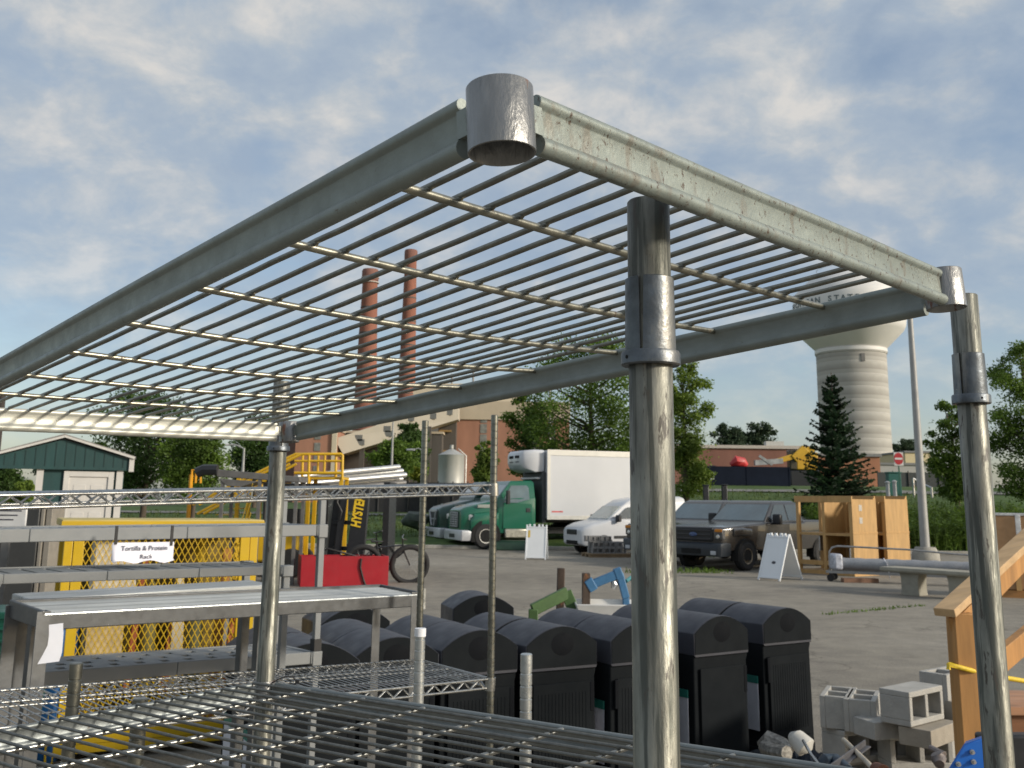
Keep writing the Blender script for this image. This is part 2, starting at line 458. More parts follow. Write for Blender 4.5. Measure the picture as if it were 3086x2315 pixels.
# ------------------------------------------------------------------ chrome wire racks behind
def wire_deck(mb, Ln, D, z, pitch=.0254):
    n = int(Ln / pitch)
    for i in range(n):
        x = .03 + (Ln - .06) * i / (n - 1)
        mb.tube([(x, .004, z + .004), (x, D - .004, z + .004)], .00165, 5, False)
    for y in (.10, .19, .28, .34):
        if y < D - .03: mb.tube([(.01, y, z - .001), (Ln - .01, y, z - .001)], .0024, 6, False)
def truss(mb, a, b, z, h, pitch=.072):
    a, b = Vector(a), Vector(b); d = (b - a); ln = d.length; d.normalize()
    for zz_ in (z, z - h):
        mb.tube([a + d*.012 + V(0,0,zz_), b - d*.012 + V(0,0,zz_)], .0042, 7)
    n = max(2, int(ln / pitch)); pts = []
    for i in range(n * 4 + 1):
        t = i / (n * 4); ph = i % 4
        zz_ = {0: z - h + .002, 1: z - h/2, 2: z - .003, 3: z - h/2}[ph]
        pts.append(a + d * (.03 + (ln - .06) * t) + V(0,0,zz_))
    mb.tube(pts, .0031, 6)
def groove_post(x, y, z0, z1, r=.0127, cap=True):
    prof = [(r*.7, z0), (r, z0)]; z = z0 + .012
    while z < z1 - .02:
        prof += [(r, z), (r*.90, z + .0012), (r*.90, z + .0032), (r, z + .0044)]; z += .0254
    prof += [(r, z1), (r*.85, z1 + .002), (0.0001, z1 + .002)]
    return MB().lathe(prof, 16, (x, y, 0))
NRp = at(1064, 1200, 3.66); e = Vector((-0.653, -0.757, 0)); n_ = Vector((-0.757, 0.653, 0))
LB, DB = 1.83, 0.36
rb = thing('wire_rack', 'long chrome wire rack with zigzag shelf edges and two tall grooved posts', 'rack',
           mat=Matrix.Translation((NRp.x, NRp.y, 0)) @ Matrix(((e.x, n_.x, 0, 0), (e.y, n_.y, 0, 0), (0,0,-1,0), (0,0,0,1))) @ Matrix.Diagonal((1,1,-1,1)))
for (x, y, zt) in ((0, 0, 2.155), (0, DB, 2.15), (LB, 0, 2.1), (LB, DB, 2.1)):
    po = groove_post(x, y, 0, zt).build('post', POSTC, rb, 30)
for zt, tilt, cap_ in ((1.905, -.060, 0.0), (1.242, .10, .070)):
    so = MB()
    for a, b_ in (((0,0,0),(LB,0,0)), ((0,DB,0),(LB,DB,0)), ((0,0,0),(0,DB,0)), ((LB,0,0),(LB,DB,0))): truss(so, a, b_, 0, .030)
    s_ = so.build('shelf', CHROME, rb, 60)
    s_.location = (0, 0, zt); s_.rotation_euler = (cap_, -math.atan2(tilt, LB), 0)
    d_ = MB(); wire_deck(d_, LB, DB, 0); d_.build('wire_deck', CHROME, s_, 60)
    k_ = MB()
    for (x, y) in ((0,0),(0,DB),(LB,0),(LB,DB)):
        MB().lathe([(.0135,-.038),(.0185,-.038),(.0172,.006),(.0135,.006)], 16, (x, y, 0)).build('corner_collar', CHROME, s_, 40)

rc = thing('post_rack', 'low chrome wire rack whose four post tops stick up behind the front shelf', 'rack', (-.915, 2.10, 0))
for i, (px, py, zt, white) in enumerate(((165, 1434, 2.12, 0), (303, 1510, 2.2, 0), (908, 1360, 2.58, 1), (1137, 1414, 2.26, 0))):
    p = at(px, py, zt); q = p - Vector((-.915, 2.10, 0))
    po = groove_post(q.x, q.y, 0, p.z, .0128 if i != 1 else .0160).build('post', BRIGHT if i in (2,3) else POSTC, rc, 30)
    if white:
        MB().lathe([(.0134, p.z - .016), (.0142, p.z - .016), (.0142, p.z + .003), (.001, p.z + .004)], 16, (q.x, q.y, 0)).build('plastic_cap', mat('white_plastic', (.75,.76,.8), .5, 0), po, 40)
A_ = at(165, 1434, 2.12); B_ = at(908, 1360, 2.58); C_ = at(303, 1510, 1.78)
for zz_ in (.95, .35):
    so = MB(); ex = Vector((B_.x-A_.x, B_.y-A_.y, 0)); ey = Vector((C_.x-A_.x, C_.y-A_.y, 0)); lx, ly = ex.length, ey.length
    truss(so, (0,0,0), (lx,0,0), 0, .03); truss(so, (0,ly,0), (lx,ly,0), 0, .03); truss(so, (0,0,0), (0,ly,0), 0, .03); truss(so, (lx,0,0), (lx,ly,0), 0, .03)
    wire_deck(so, lx, ly, 0)
    s_ = so.build('shelf', CHROME, rc, 60)
    ex.normalize(); ey.normalize()
    s_.matrix_local = Matrix(((ex.x, ey.x, 0, A_.x + .915), (ex.y, ey.y, 0, A_.y - 2.10), (0,0,1,zz_), (0,0,0,1)))

# ------------------------------------------------------------------ grey plastic and bar shelving at the left
PLAST = mat('grey_plastic', (0.19, 0.20, 0.205), 0.55, 0, 0.06, 10, (1,1,1), 0.03, 80, spots=(14, 0.72, (0.33,0.33,0.32)))
PLASTD = mat('grey_plastic_dark', (0.14, 0.145, 0.14), 0.6, 0, 0.08, 10)
def slot_plate(nx, ny, Ln, D, holes):
    """a sheet with openings: cells listed in holes(i,j) are left out"""
    mb = MB()
    for i in range(nx):
        for j in range(ny):
            if holes(i, j): continue
            mb.box(Ln*i/nx, Ln*(i+1)/nx, D*j/ny, D*(j+1)/ny, -.012, 0)
    return mb
def vented_rack(name, label, P0, P1, back, shelves, posts_h, D, group=None):
    """P0 right front corner, P1 left front corner on the ground; shelves (z, lip, kind)"""
    ex = Vector((P1.x-P0.x, P1.y-P0.y, 0)); Ln = ex.length; ex.normalize(); ey = Vector(back).normalized()
    t = thing(name, label, 'shelving unit', group=group, mat=Matrix(((ex.x, ey.x, 0, P0.x), (ex.y, ey.y, 0, P0.y), (0,0,1,0), (0,0,0,1))))
    for x in (0, Ln):
        for y in (0, D):
            mb = MB().box(x-.0145, x+.0145, y-.012, y+.012, 0, posts_h)
            mb.build('post', PLAST, t, 30, .003)
    for (z, lip, kind, zl) in shelves:
        if kind == 'vent':
            nx = 54; hol = lambda i, j: (j in (1, 3, 5) and (i + (0 if j != 3 else 1)) % 3 == 0) and 1 < i < 52
            ny = 7
        else:
            nx = 60; hol = lambda i, j: j in (1,2,3) and i % 5 == 2; ny = 5
        mb = slot_plate(nx, ny, Ln - .06, D, hol)
        s_ = mb.build('shelf', PLAST, t, 30)
        s_.matrix_local = Matrix.Translation((.03, 0, z)) @ Matrix.Rotation(-math.atan2(zl, Ln), 4, 'Y')
        fr = MB()
        for yy in (-.012, D):
            for q in range(3):
                x0 = q * (Ln-.06)/3; x1 = (q+1) * (Ln-.06)/3
                fr.box(x0 + .0006, x1 - .0006, yy, yy + .012, -lip, .004)
        fr.box(-.03, .0, -.016, D+.016, -lip, .003); fr.box(Ln-.06, Ln-.03, -.016, D+.016, -lip, .003)
        fr.build('shelf_edge', PLAST, s_, 30, .003)
        for x in (-.03, Ln-.03):
            for yy in (0, D): MB().box(x-.024, x+.024, yy-.021, yy+.021, -lip-.009, .006).build('corner_joint', PLAST, s_, 30, .004)
    return t
q0 = at(694, 1140, 4.6); q1 = at(-330, 1168, 3.13)
vr = vented_rack('vented_shelving_unit', 'grey plastic vented shelving unit with a paper sign hanging from its upper shelf', q0, q1, (-.56, .83, 0),
            [(1.731, .044, 'vent', -.009), (1.189, .046, 'vent', .048), (.60, .044, 'vent', 0)], 1.875, .34)
c_ = MB().box(-.018,.018,-.018,.018,1.19,1.245).build('black_clip', BLACKM, vr)
q0 = at(618, 1228, 4.2); q1 = at(4, 1256, 3.4)
dr = vented_rack('slotted_shelving_unit', 'grey shelf with wide dark slots standing between the vented unit and the zinc bench', q0, q1, (-.6, .80, 0),
            [(1.577, .030, 'slot', .008), (.30, .04, 'slot', 0)], 1.565, .34)
# zinc bar shelf on angle posts
ZB = mat('zinc_bench_top', (0.45, 0.47, 0.47), 0.5, 0.4, 0.2, 14, (.25,1,1), 0.05, 60, 0.1, (22, 0.66, (0.30,0.31,0.30)), streak=((.25, 110, 1), 1.0, .5, .14, (.20,.21,.21)))
ZS = mat('zinc_angle', (0.13, 0.135, 0.14), 0.45, 0.7, 0.15, 14, (1,1,1), 0.05, 60, 0.1, (18, 0.70, (0.5,0.5,0.48)))
p0 = at(905, 1285, 4.05); p1 = at(108, 1331, 2.98)
ex = Vector((p1.x-p0.x, p1.y-p0.y, 0)); LnE = ex.length; ex.normalize(); ey = Vector((-.70, .71, 0)).normalized()
be = thing('zinc_shelf_unit', 'bright galvanised shelf of close bars on angle iron posts with a curled paper label', 'shelving unit',
           mat=Matrix(((ex.x, ey.x, 0, p0.x), (ex.y, ey.y, 0, p0.y), (0,0,1,0), (0,0,0,1))))
zE0, zE1 = p0.z, p1.z; DE = .235
pl_ = Matrix.Translation((0, 0, zE0)) @ Matrix.Rotation(-math.atan2(zE1 - zE0, LnE), 4, 'Y') @ Matrix.Rotation(rad(3.0), 4, 'X')
mb = MB()
for k in range(10): mb.box(.012, LnE-.012, .012 + k*DE/10, .012 + k*DE/10 + .0165, -.010, .003)
s_ = mb.build('shelf', ZB, be, 30, .002); s_.matrix_local = pl_
fr = MB().box(0, LnE, -.004, .008, -.044, .002).box(0, LnE, DE, DE+.010, -.044, .012).box(-.006, .004, -.004, DE+.01, -.04, .012).box(LnE-.004, LnE+.008, -.004, DE+.01, -.04, .012)
fr.build('shelf_edge', ZS, s_, 30, .003)
MB().tube([(.002, -.001, -.0005), (LnE-.002, -.001, -.0005)], .0045, 8).build('rolled_edge', BRIGHT, s_)
for x in (.02, LnE - .0):
    for y in (.0, DE):
        MB().box(x - .02, x + .02, y - .004, y, 0, zE0 + (.012 if x < .1 else .035)).box(x - .02, x - .016, y, y + .034, 0, zE0 + (.012 if x < .1 else .035)).build('post', ZS, be, 30, .001)
MB().box(-.062, -.036, .03, .036, zE0 - .06, zE0 + .018).build('end_clip', BRIGHT, be)
# second zinc tray right behind it
p0 = at(588, 1262, 3.86); p1 = at(76, 1296, 3.20)
ex = Vector((p1.x-p0.x, p1.y-p0.y, 0)); Ln2 = ex.length; ex.normalize()
tr = thing('zinc_tray_shelf', 'pale smooth zinc shelf standing right behind the bar shelf', 'shelving unit', mat=Matrix(((ex.x, ey.x, 0, p0.x), (ex.y, ey.y, 0, p0.y), (0,0,1,0), (0,0,0,1))))
s_ = MB().box(0, Ln2, 0, .15, -.024, 0).build('shelf', ZB, tr, 30, .004)
s_.matrix_local = Matrix.Translation((0, 0, p0.z)) @ Matrix.Rotation(-math.atan2(p1.z - p0.z, Ln2), 4, 'Y') @ Matrix.Rotation(rad(2.5), 4, 'X')
for x in (.03, Ln2-.03):
    for y in (.02, .13): MB().box(x-.016, x+.016, y-.016, y+.016, 0, p0.z-.028).build('leg', ZS, tr, 30)
PAPER = mat('white_paper', (.72, .72, .76), .6, 0, .05, 8)
def paper(name, pts, wdir, label, cat, m=PAPER):
    vs = []
    for p, wd in pts: vs += [p - wdir * wd, p + wdir * wd]
    vs2 = [v + Vector((0, .0012, 0)) for v in vs]
    n = len(pts); fs = []
    for i in range(n - 1):
        a = 2*i; fs.append((a, a+1, a+3, a+2)); fs.append((2*n+a, 2*n+a+2, 2*n+a+3, 2*n+a+1))
    fs += [(2*i, 2*i+2, 2*n+2*i+2, 2*n+2*i) for i in range(n-1)] + [(2*i+1, 2*n+2*i+1, 2*n+2*i+3, 2*i+3) for i in range(n-1)]
    return tag(MB().add(vs + vs2, fs).build(name, m, None, 60), label, cat)
paper('paper_label', [(at(121, 1348, 2.93), .018), (at(121, 1370, 2.91), .018), (at(119, 1392, 2.90), .019), (at(113, 1412, 2.885), .024), (at(104, 1432, 2.87), .027)],
      Vector((.9, .25, .1)).normalized(), 'blank white paper label curling down from the zinc bar shelf', 'label')
def text_mesh(body, size, mt, extrude=.001, align='CENTER', shear=0.0, space=1.0, off=0.0):
    cu = bpy.data.curves.new('lettering', 'FONT'); cu.body = body; cu.size = size; cu.extrude = extrude; cu.align_x = align; cu.align_y = 'CENTER'
    cu.shear = shear; cu.space_character = space; cu.offset = off; cu.resolution_u = 3
    o = bpy.data.objects.new('lettering_curve', cu); COL.objects.link(o)
    dg = bpy.context.evaluated_depsgraph_get()
    me = bpy.data.meshes.new_from_object(o.evaluated_get(dg))
    bpy.data.objects.remove(o); bpy.data.curves.remove(cu)
    me.materials.clear(); me.materials.append(mt)
    return me
def text(name, body, size, mt, parent, M, **k):
    o = bpy.data.objects.new(name, text_mesh(body, size, mt, **k)); COL.objects.link(o)
    if parent is not None: o.parent = parent
    o.matrix_local = M
    return o
def facing(origin, right, up):
    r = right.normalized(); n = r.cross(up).normalized(); u = n.cross(r)
    return Matrix(((r.x, u.x, n.x, origin.x), (r.y, u.y, n.y, origin.y), (r.z, u.z, n.z, origin.z), (0,0,0,1)))
INK = mat('grey_ink', (.06, .06, .08), .7)
# sign hanging on two black straps
a = at(243, 1170, 3.86); b_ = at(376, 1168, 4.0); c_ = at(374, 1211, 3.99); d_ = at(240, 1209, 3.85)
sg = thing('paper_sign', 'printed paper sign in a plastic sleeve hanging from the grey vented shelf', 'sign', mat=facing((a + c_) / 2, b_ - a, Vector((0,0,1))))
wS = (b_ - a).length / 2; hS = (a - d_).length / 2
vs = []; NN = 12
for i in range(NN + 1):
    x = -wS + 2*wS*i/NN; vs += [(x, hS, 0), (x, -hS*.95, .0), (x, -hS*1.12 + .006*math.sin(i*1.1), .020 + .006*math.sin(i*.9))]
fs = []
for i in range(NN): fs += [(3*i, 3*i+1, 3*i+4, 3*i+3), (3*i+1, 3*i+2, 3*i+5, 3*i+4)]
pp = MB().add(vs, fs).build('sheet', mat('sign_paper', (.74,.74,.82), .25, 0, .04, 8), sg, 40, fix=False)
so = pp.modifiers.new('thick', 'SOLIDIFY'); so.thickness = .002
text('lettering', 'Tortilla & Protein', .0245, INK, sg, Matrix.Translation((.004, .011, .004)), extrude=.0006)
text('lettering', 'Rack', .0245, INK, sg, Matrix.Translation((.012, -.020, .004)), extrude=.0006)
MB().box(-wS+.006, -wS+.016, hS-.006, hS+.062, -.004, .003).box(wS-.016, wS-.006, hS-.014, hS+.062, -.004, .003).build('strap', BLACKM, sg)
# ------------------------------------------------------------------ ground
def ground_mat(name, c1, c2, c3, s1, rough=.9, bump=.25, bs=60, cracks=False):
    m = bpy.data.materials.new(name); m.use_nodes = True
    t = m.node_tree; b = t.nodes['Principled BSDF']; b.inputs['Roughness'].default_value = rough; b.inputs['Specular IOR Level'].default_value = .25
    g = t.nodes.new('ShaderNodeNewGeometry')
    def nz(sc, det, ro=.6):
        n = t.nodes.new('ShaderNodeTexNoise'); n.inputs['Scale'].default_value = sc; n.inputs['Detail'].default_value = det; n.inputs['Roughness'].default_value = ro
        t.links.new(g.outputs['Position'], n.inputs['Vector']); return n.outputs['Fac']
    def rp(f, st):
        n = t.nodes.new('ShaderNodeValToRGB'); t.links.new(f, n.inputs[0]); e = n.color_ramp.elements
        while len(e) < len(st): e.new(.5)
        for q, (p, c) in zip(e, st): q.position = p; q.color = (*c, 1)
        return n.outputs[0]
    def mx(f, a, bb, mode='MIX'):
        n = t.nodes.new('ShaderNodeMix'); n.data_type = 'RGBA'; n.blend_type = mode
        if isinstance(f, float): n.inputs[0].default_value = f
        else: t.links.new(f, n.inputs[0])
        t.links.new(a, n.inputs['A']); t.links.new(bb, n.inputs['B']); return n.outputs['Result']
    a = rp(nz(s1, 8), [(.32, c1), (.52, c2), (.70, c3)])
    fine = rp(nz(55, 3, .7), [(.3, (.62,.62,.62)), (.7, (1.3,1.3,1.3))])
    mid = rp(nz(2.6, 6, .65), [(.35, (.84,.84,.85)), (.65, (1.12,1.12,1.1))])
    c = mx(1.0, mx(1.0, a, fine, 'MULTIPLY'), mid, 'MULTIPLY')
    if cracks:
        vo = t.nodes.new('ShaderNodeTexVoronoi'); vo.feature = 'DISTANCE_TO_EDGE'; vo.inputs['Scale'].default_value = .16
        mpv = t.nodes.new('ShaderNodeVectorMath'); mpv.operation = 'ADD'
        nv_ = t.nodes.new('ShaderNodeTexNoise'); nv_.inputs['Scale'].default_value = .8; nv_.inputs['Detail'].default_value = 6
        t.links.new(g.outputs['Position'], nv_.inputs['Vector']); sv = t.nodes.new('ShaderNodeVectorMath'); sv.operation = 'SCALE'; sv.inputs['Scale'].default_value = 2.4
        t.links.new(nv_.outputs['Color'], sv.inputs[0]); t.links.new(g.outputs['Position'], mpv.inputs[0]); t.links.new(sv.outputs[0], mpv.inputs[1]); t.links.new(mpv.outputs[0], vo.inputs['Vector'])
        ck = rp(vo.outputs['Distance'], [(.0, (.50,.49,.47)), (.005, (1,1,1))]); c = mx(.8, c, ck, 'MULTIPLY')
        st = rp(nz(.55, 7, .7), [(.60, (1,1,1)), (.74, (.66,.65,.64))]); c = mx(.8, c, st, 'MULTIPLY')
    t.links.new(c, b.inputs['Base Color'])
    bp = t.nodes.new('ShaderNodeBump'); bp.inputs['Strength'].default_value = bump; bp.inputs['Distance'].default_value = .01
    t.links.new(nz(bs, 4, .7), bp.inputs['Height']); t.links.new(bp.outputs[0], b.inputs['Normal'])
    return m
ASPH = ground_mat('worn_asphalt', (.188,.170,.144), (.25,.227,.19), (.30,.274,.232), .22, cracks=True)
GRASS = ground_mat('grass_ground', (.040,.070,.018), (.060,.105,.024), (.085,.120,.035), .5, .95, .6, 30)
ROADM = ground_mat('road_asphalt', (.17,.165,.155), (.20,.195,.185), (.23,.225,.215), .3)
CONC = ground_mat('concrete', (.26,.25,.22), (.32,.305,.27), (.37,.355,.32), 1.5, .85, .15)
def grid(name, xs, ys, zf, mt, kind='structure', rows=None):
    vs = [(x, y, zf(x, y)) for y in ys for x in xs]; n = len(xs)
    fs = [(j*n+i, j*n+i+1, (j+1)*n+i+1, (j+1)*n+i) for j in range(len(ys)-1) for i in range(n-1)]
    return tag(MB().add(vs, fs).build(name, mt, None, 60), kind=kind)
def rng(a, b, n): return [a + (b-a)*i/n for i in range(n+1)]
grid('ground', [-900, -80, 80, 900], [-300, -20, 60, 1500], lambda x, y: 0.0, ASPH)
def interp(t, tab):
    for (a, va), (b, vb) in zip(tab, tab[1:]):
        if t <= b: return va + (vb-va) * max(0, (t-a)) / (b-a)
    return tab[-1][1]
LEFT = [(40, .12), (43, .30), (60, .80), (75, .95), (100, 1.2), (900, 2.2)]
RIGHT = [(40, .12), (44, .85), (50, 1.45), (58, 2.25), (64, 2.55), (80, 3.3), (120, 3.8), (900, 5)]
def hz(x, y):
    s_ = min(1, max(0, (x + 4) / 14)); s_ = s_*s_*(3-2*s_)
    return interp(y, LEFT)*(1-s_) + interp(y, RIGHT)*s_ + .05*math.sin(x*.9)*math.sin(y*.7)
grid('grass_bank', rng(-160, 160, 110), rng(40, 64, 16) + [68, 72, 76, 80, 90, 100, 120, 160, 240, 400, 900], hz, GRASS)
# kerb along the yard and the road that climbs the bank
def strip(name, x0, x1, ya, yb, dz, mt, n=60):
    vs = []; fs = []
    for i in range(n+1):
        x = x0 + (x1-x0)*i/n
        for k in range(5):
            y = ya(x) + (yb(x)-ya(x))*k/4; vs.append((x, y, hz(x, y) + dz))
    for i in range(n):
        for k in range(4):
            a = i*5+k; fs.append((a, a+5, a+6, a+1))
    return tag(MB().add(vs, fs).build(name, mt, None, 60), kind='structure')
strip('road', -40, 140, lambda x: 63.5 + .02*x, lambda x: 68 + .02*x, .06, ROADM)
strip('path', 12, 90, lambda x: 46.5 + .03*x, lambda x: 48.0 + .03*x, .06, CONC)
tag(MB().box(-120, 130, 39.7, 39.95, 0, .14).build('kerb', CONC, None, 30, .02), kind='structure')

# ------------------------------------------------------------------ waste bins
BIN = mat('bin_plastic', (.012, .014, .016), .78, 0, .12, 5, (1,1,1), .05, 90, .12, (8, .70, (.026,.027,.027)), spec=.05)
BINL = mat('bin_lid', (.042, .044, .055), .50, 0, .10, 4, (1,1,1), .05, 90, .1, (7, .70, (.07,.07,.08)), spec=.3)
BINV = mat('bin_recess', (.009, .010, .012), .8, spec=.05)
LABELW = mat('bin_label', (.55, .56, .62), .5, 0, .08, 6)
TEAL = mat('teal_sticker', (.02, .16, .13), .5)
def make_bin(kind=0):
    """front at y=0 looking to -y, 0.50 wide, 0.45 deep, 1.11 high"""
    t = thing('waste_bin', None, 'waste bin')
    W2, D = .255, .45
    mb = MB()
    mb.loft([[(-W2*s_, .0 + i_, z), (W2*s_, .0 + i_, z), (W2*s_, D - i_, z), (-W2*s_, D - i_, z)] for z, s_, i_ in
             ((0, .98, .004), (.03, 1, 0), (.15, 1, 0), (.155, .985, .004), (.80, .965, .008), (.83, .985, .002), (.865, .985, .002))])
    mb.build('body', BIN, t, 30, .008)
    dr = MB(); dr.box(-W2*.80, W2*.80, -.014, -.0, .22, .775)
    dr.box(-W2*.80, W2*.80, -.02, -.0, .165, .215)
    if kind != 2:
        for i in range(15):
            x = -W2*.66 + i*W2*1.32/14; dr.box(x-.003, x+.003, -.0168, -.012, .27, .72)
    do = dr.build('door', BIN, t, 30, .004)
    hx = W2*.83 if kind != 1 else -W2*.83
    MB().box(hx-.014, hx+.014, -.017, .0, .60, .77).build('handle', BINV, do, 30, .004)
    # arched hood
    n = 18; rings = []
    R_ = .40; cz = .865 + .135
    def arch(i, sc):
        a = math.pi * i / n; x = -W2*sc*math.cos(a)
        return (x, cz + .105*(1 - (x/W2)**2))
    prof0 = [arch(i, 1.0) for i in range(n+1)]
    def ring(y, sc, dz): return [(x*sc, y, z + dz) for x, z in [(-W2, .86)] + prof0 + [(W2, .86)]]
    lid = MB().loft([ring(-.012, .96, -.012), ring(-.006, 1.0, 0), ring(D*.97, 1.0, .0), ring(D + .004, .97, -.012)])
    lo = lid.build('lid', BINL, t, 34, .004)
    fr = MB(); fr.loft([[(x*.972, -.0135, .868 + (z-.86)*.955) for x, z in [(-W2, .86)] + prof0 + [(W2, .86)]], [(x*.972, -.0100, .868 + (z-.86)*.955) for x, z in [(-W2, .86)] + prof0 + [(W2, .86)]]])
    fr.build('front_panel', BIN, lo, 30)
    MB().lathe([(.0005, -.0148), (.078, -.0148), (.082, -.0130)], 24, (0, 0, 0), 'y', M=Matrix.Translation((0, 0, 1.000)) @ Matrix.Diagonal((1.0, 1, .82, 1))).build('opening', BINV, lo, 40)
    return t
def bin_label(t, side):
    o = MB().box(side*.262-.003, side*.262+.003, .05, .33, .27, .62).build('side_label', LABELW, t, 30, .03)
    MB().box(side*.264-.0035, side*.264+.0035, .05, .33, .59, .64).build('sticker', TEAL, o, 30)
proto = [make_bin(0), make_bin(1), make_bin(2)]
fd = Vector((.85, .5, 0)).normalized(); bd = Vector((-.5, .86, 0)).normalized()
fronts = [(1698, 1302, 7.62, 34, 1, 'waste bin at the right end of the dark front row, nearest the cinder blocks'),
          (1555, 1318, 7.05, 33, 2, 'dark waste bin with plain door just right of the near rack post'),
          (1385, 1330, 6.64, 31, 1, 'dark waste bin mostly hidden behind the near rack post'),
          (1214, 1339, 6.36, 30, 0, 'dark waste bin with ribbed door and oval opening, directly left of the near rack post'),
          (1037, 1346, 6.14, 29, 0, 'dark waste bin with ribbed door behind the tall grooved rack post'),
          (857, 1360, 5.80, 28, 2, 'dark waste bin seen under the right end of the zinc bar shelf'),
          (680, 1374, 5.52, 28, 2, 'dark waste bin behind the far rack post, leftmost of the front row')]
used = [False]*3
ordn = ['right end', 'second from the right', 'third from the right', 'middle', 'third from the left', 'second from the left', 'left end']
for i, (px, py, Y, rz, kd, lab) in enumerate(fronts):
    p = at(px, py, Y)
    for back in (0, 1):
        if not used[kd]: o = proto[kd]; used[kd] = True
        else: o = copy_tree(proto[kd])
        q = Vector((p.x, p.y, 0)) + Matrix.Rotation(rad(rz), 3, 'Z') @ Vector((0, .462*back, 0))
        o.location = q; o.rotation_euler = (rad(.4*((i*7) % 3 - 1)), 0, rad(rz + ((i*5) % 3 - 1)*.8))
        tag(o, lab if not back else 'dark waste bin of the back row, %s of that row' % ordn[i], 'waste bin', 'dark waste bins standing in rows')
        if not back and i in (0, 1, 2): bin_label(o, -1)
        if not back and i == 3: bin_label(o, 1)
for (px, py, Y, rz, lab) in ((1045, 1276, 8.35, 16, 'lone dark waste bin standing behind both rows with its lid turned sideways'), (770, 1310, 7.3, 28, 'dark waste bin behind the back row, under the zinc bar shelf')):
    p = at(px, py, Y); o = copy_tree(proto[2]); o.location = (p.x, p.y, 0); o.rotation_euler = (0, 0, rad(rz)); tag(o, lab, 'waste bin', 'dark waste bins standing in rows')

# ------------------------------------------------------------------ concrete blocks
BLK = mat('concrete_block', (.36, .35, .325), .9, 0, .14, 9, (1,1,1), .35, 70, .05, (12, .68, (.26,.245,.215)))
BLKT = mat('tan_block', (.30, .265, .215), .9, 0, .14, 9, (1,1,1), .35, 70, .05)
def block_mesh(half=False, solid=False):
    l, w_, h = (.195 if half else .39), .19, .19
    mb = MB()
    if solid: mb.box(-l/2, l/2, -w_/2, w_/2, 0, .10); return mb
    t = .032
    mb.box(-l/2, l/2, -w_/2, -w_/2+t, 0, h).box(-l/2, l/2, w_/2-t, w_/2, 0, h)
    xs = [-l/2, l/2-t] + ([] if half else [-t/2])
    for x in xs: mb.box(x, x+t, -w_/2+t, w_/2-t, 0, h)
    return mb
bmesh_full = block_mesh(); bmesh_half = block_mesh(True); bmesh_solid = block_mesh(False, True)
def block(kind, loc, rz, tilt, label, group, m=BLK):
    o = {'f': bmesh_full, 'h': bmesh_half, 's': bmesh_solid}[kind].build('concrete_block', m, None, 30, .004)
    o.matrix_world = Matrix.Translation(loc) @ Matrix.Rotation(rad(rz), 4, 'Z') @ {'u': Matrix.Identity(4), 'x': Matrix.Translation((0, 0, .095)) @ Matrix.Rotation(rad(90), 4, 'X') @ Matrix.Translation((0,0,-.095)), 'e': Matrix.Translation((0, 0, .195)) @ Matrix.Rotation(rad(90), 4, 'Y') @ Matrix.Translation((0,0,-.095))}[tilt]
    return tag(o, label, 'concrete block', group)
GB = 'concrete blocks piled by the wooden rail'
def g3(x, y, z): 
    p = gnd(x, y, z); return p
bl = [('f', 1851, 1637, .30, 28, 'x', 'bottom block of the near pile, openings facing the camera, next to the black bin'),
      ('f', 1978, 1652, .30, 4, 'x', 'bottom front block with two square openings and a flat ledge above'),
      ('f', 1815, 1562, .495, 66, 'u', 'upright hollow block at the left end of the upper course'),
      ('f', 1866, 1570, .495, 66, 'u', 'upright hollow block second from the left on the upper course'),
      ('s', 1925, 1588, .495, 20, 'u', 'thin pale slab block lying below the top hollow block'),
      ('f', 1972, 1556, .60, 40, 'x', 'topmost hollow block of the near pile showing openings on two sides'),
      ('s', 2008, 1602, .495, 45, 'u', 'small tan solid block on the flat ledge'),
      ('f', 2050, 1512, .58, 40, 'u', 'hollow block half hidden behind the wooden post, highest at the back'),
      ('f', 2112, 1580, .42, 20, 'u', 'long tan block between the wooden post and the right rack post'),
      ('f', 2108, 1618, .22, 20, 'u', 'lowest tan block between the wooden post and the right rack post'),
      ('f', 2040, 1630, .30, 35, 'u', 'ground block at the back of the near pile beside the wooden post'),
      ('f', 1965, 1590, .40, 30, 'u', 'buried middle block of the near pile under the tan solid block')]
bl += [('f', 1862, 1614, .30, 28, 'u', 'block laid flat right behind the left bottom block of the near pile'), ('f', 1988, 1626, .30, 4, 'u', 'block laid flat right behind the ledge block of the near pile'), ('f', 1851, 1700, .105, 28, 'x', 'lowest block of the near pile, left one, under the block with open ends'), ('f', 1978, 1715, .105, 4, 'x', 'lowest block of the near pile, right one, under the ledge block'), ('f', 1930, 1690, .105, 16, 'x', 'lowest block of the near pile between its left and right neighbours')]
for k, x, y, z, rz, tl, lab in bl:
    p = g3(x, y, z)
    block(k, (p.x, p.y, z), rz, tl, lab, GB, BLKT if 'tan' in lab else BLK)

# ------------------------------------------------------------------ wooden rail, rope, blue machine, scrap at the right
WOOD = mat('new_pine', (.40, .20, .062), .6, 0, .25, 3, (6, 6, .7), .08, 40, .1, (9, .66, (.30,.14,.045), (5,5,.6)))
WOODL = mat('pale_pine', (.50, .33, .17), .65, 0, .2, 3, (.7, 6, 6), .05, 40)
OSB = mat('plywood', (.43, .26, .10), .65, 0, .16, 3.5, (2, 2, .5), .05, 40, .1, (16, .66, (.62,.42,.20)))
BRN = mat('brown_wood', (.20, .085, .035), .6, 0, .2, 3, (.7, 6, 6), .08, 30)
YP = 4.35
b0 = at(2075, 1318, YP)
rl = thing('wooden_handrail', 'orange pine stair handrail with one square post at the right edge', 'handrail', (b0.x, b0.y, 0))
o3 = Vector((b0.x, b0.y, 0))
MB().box(-.047, .047, -.045, .045, .02, b0.z - .01).build('post', WOOD, rl, 30, .004)
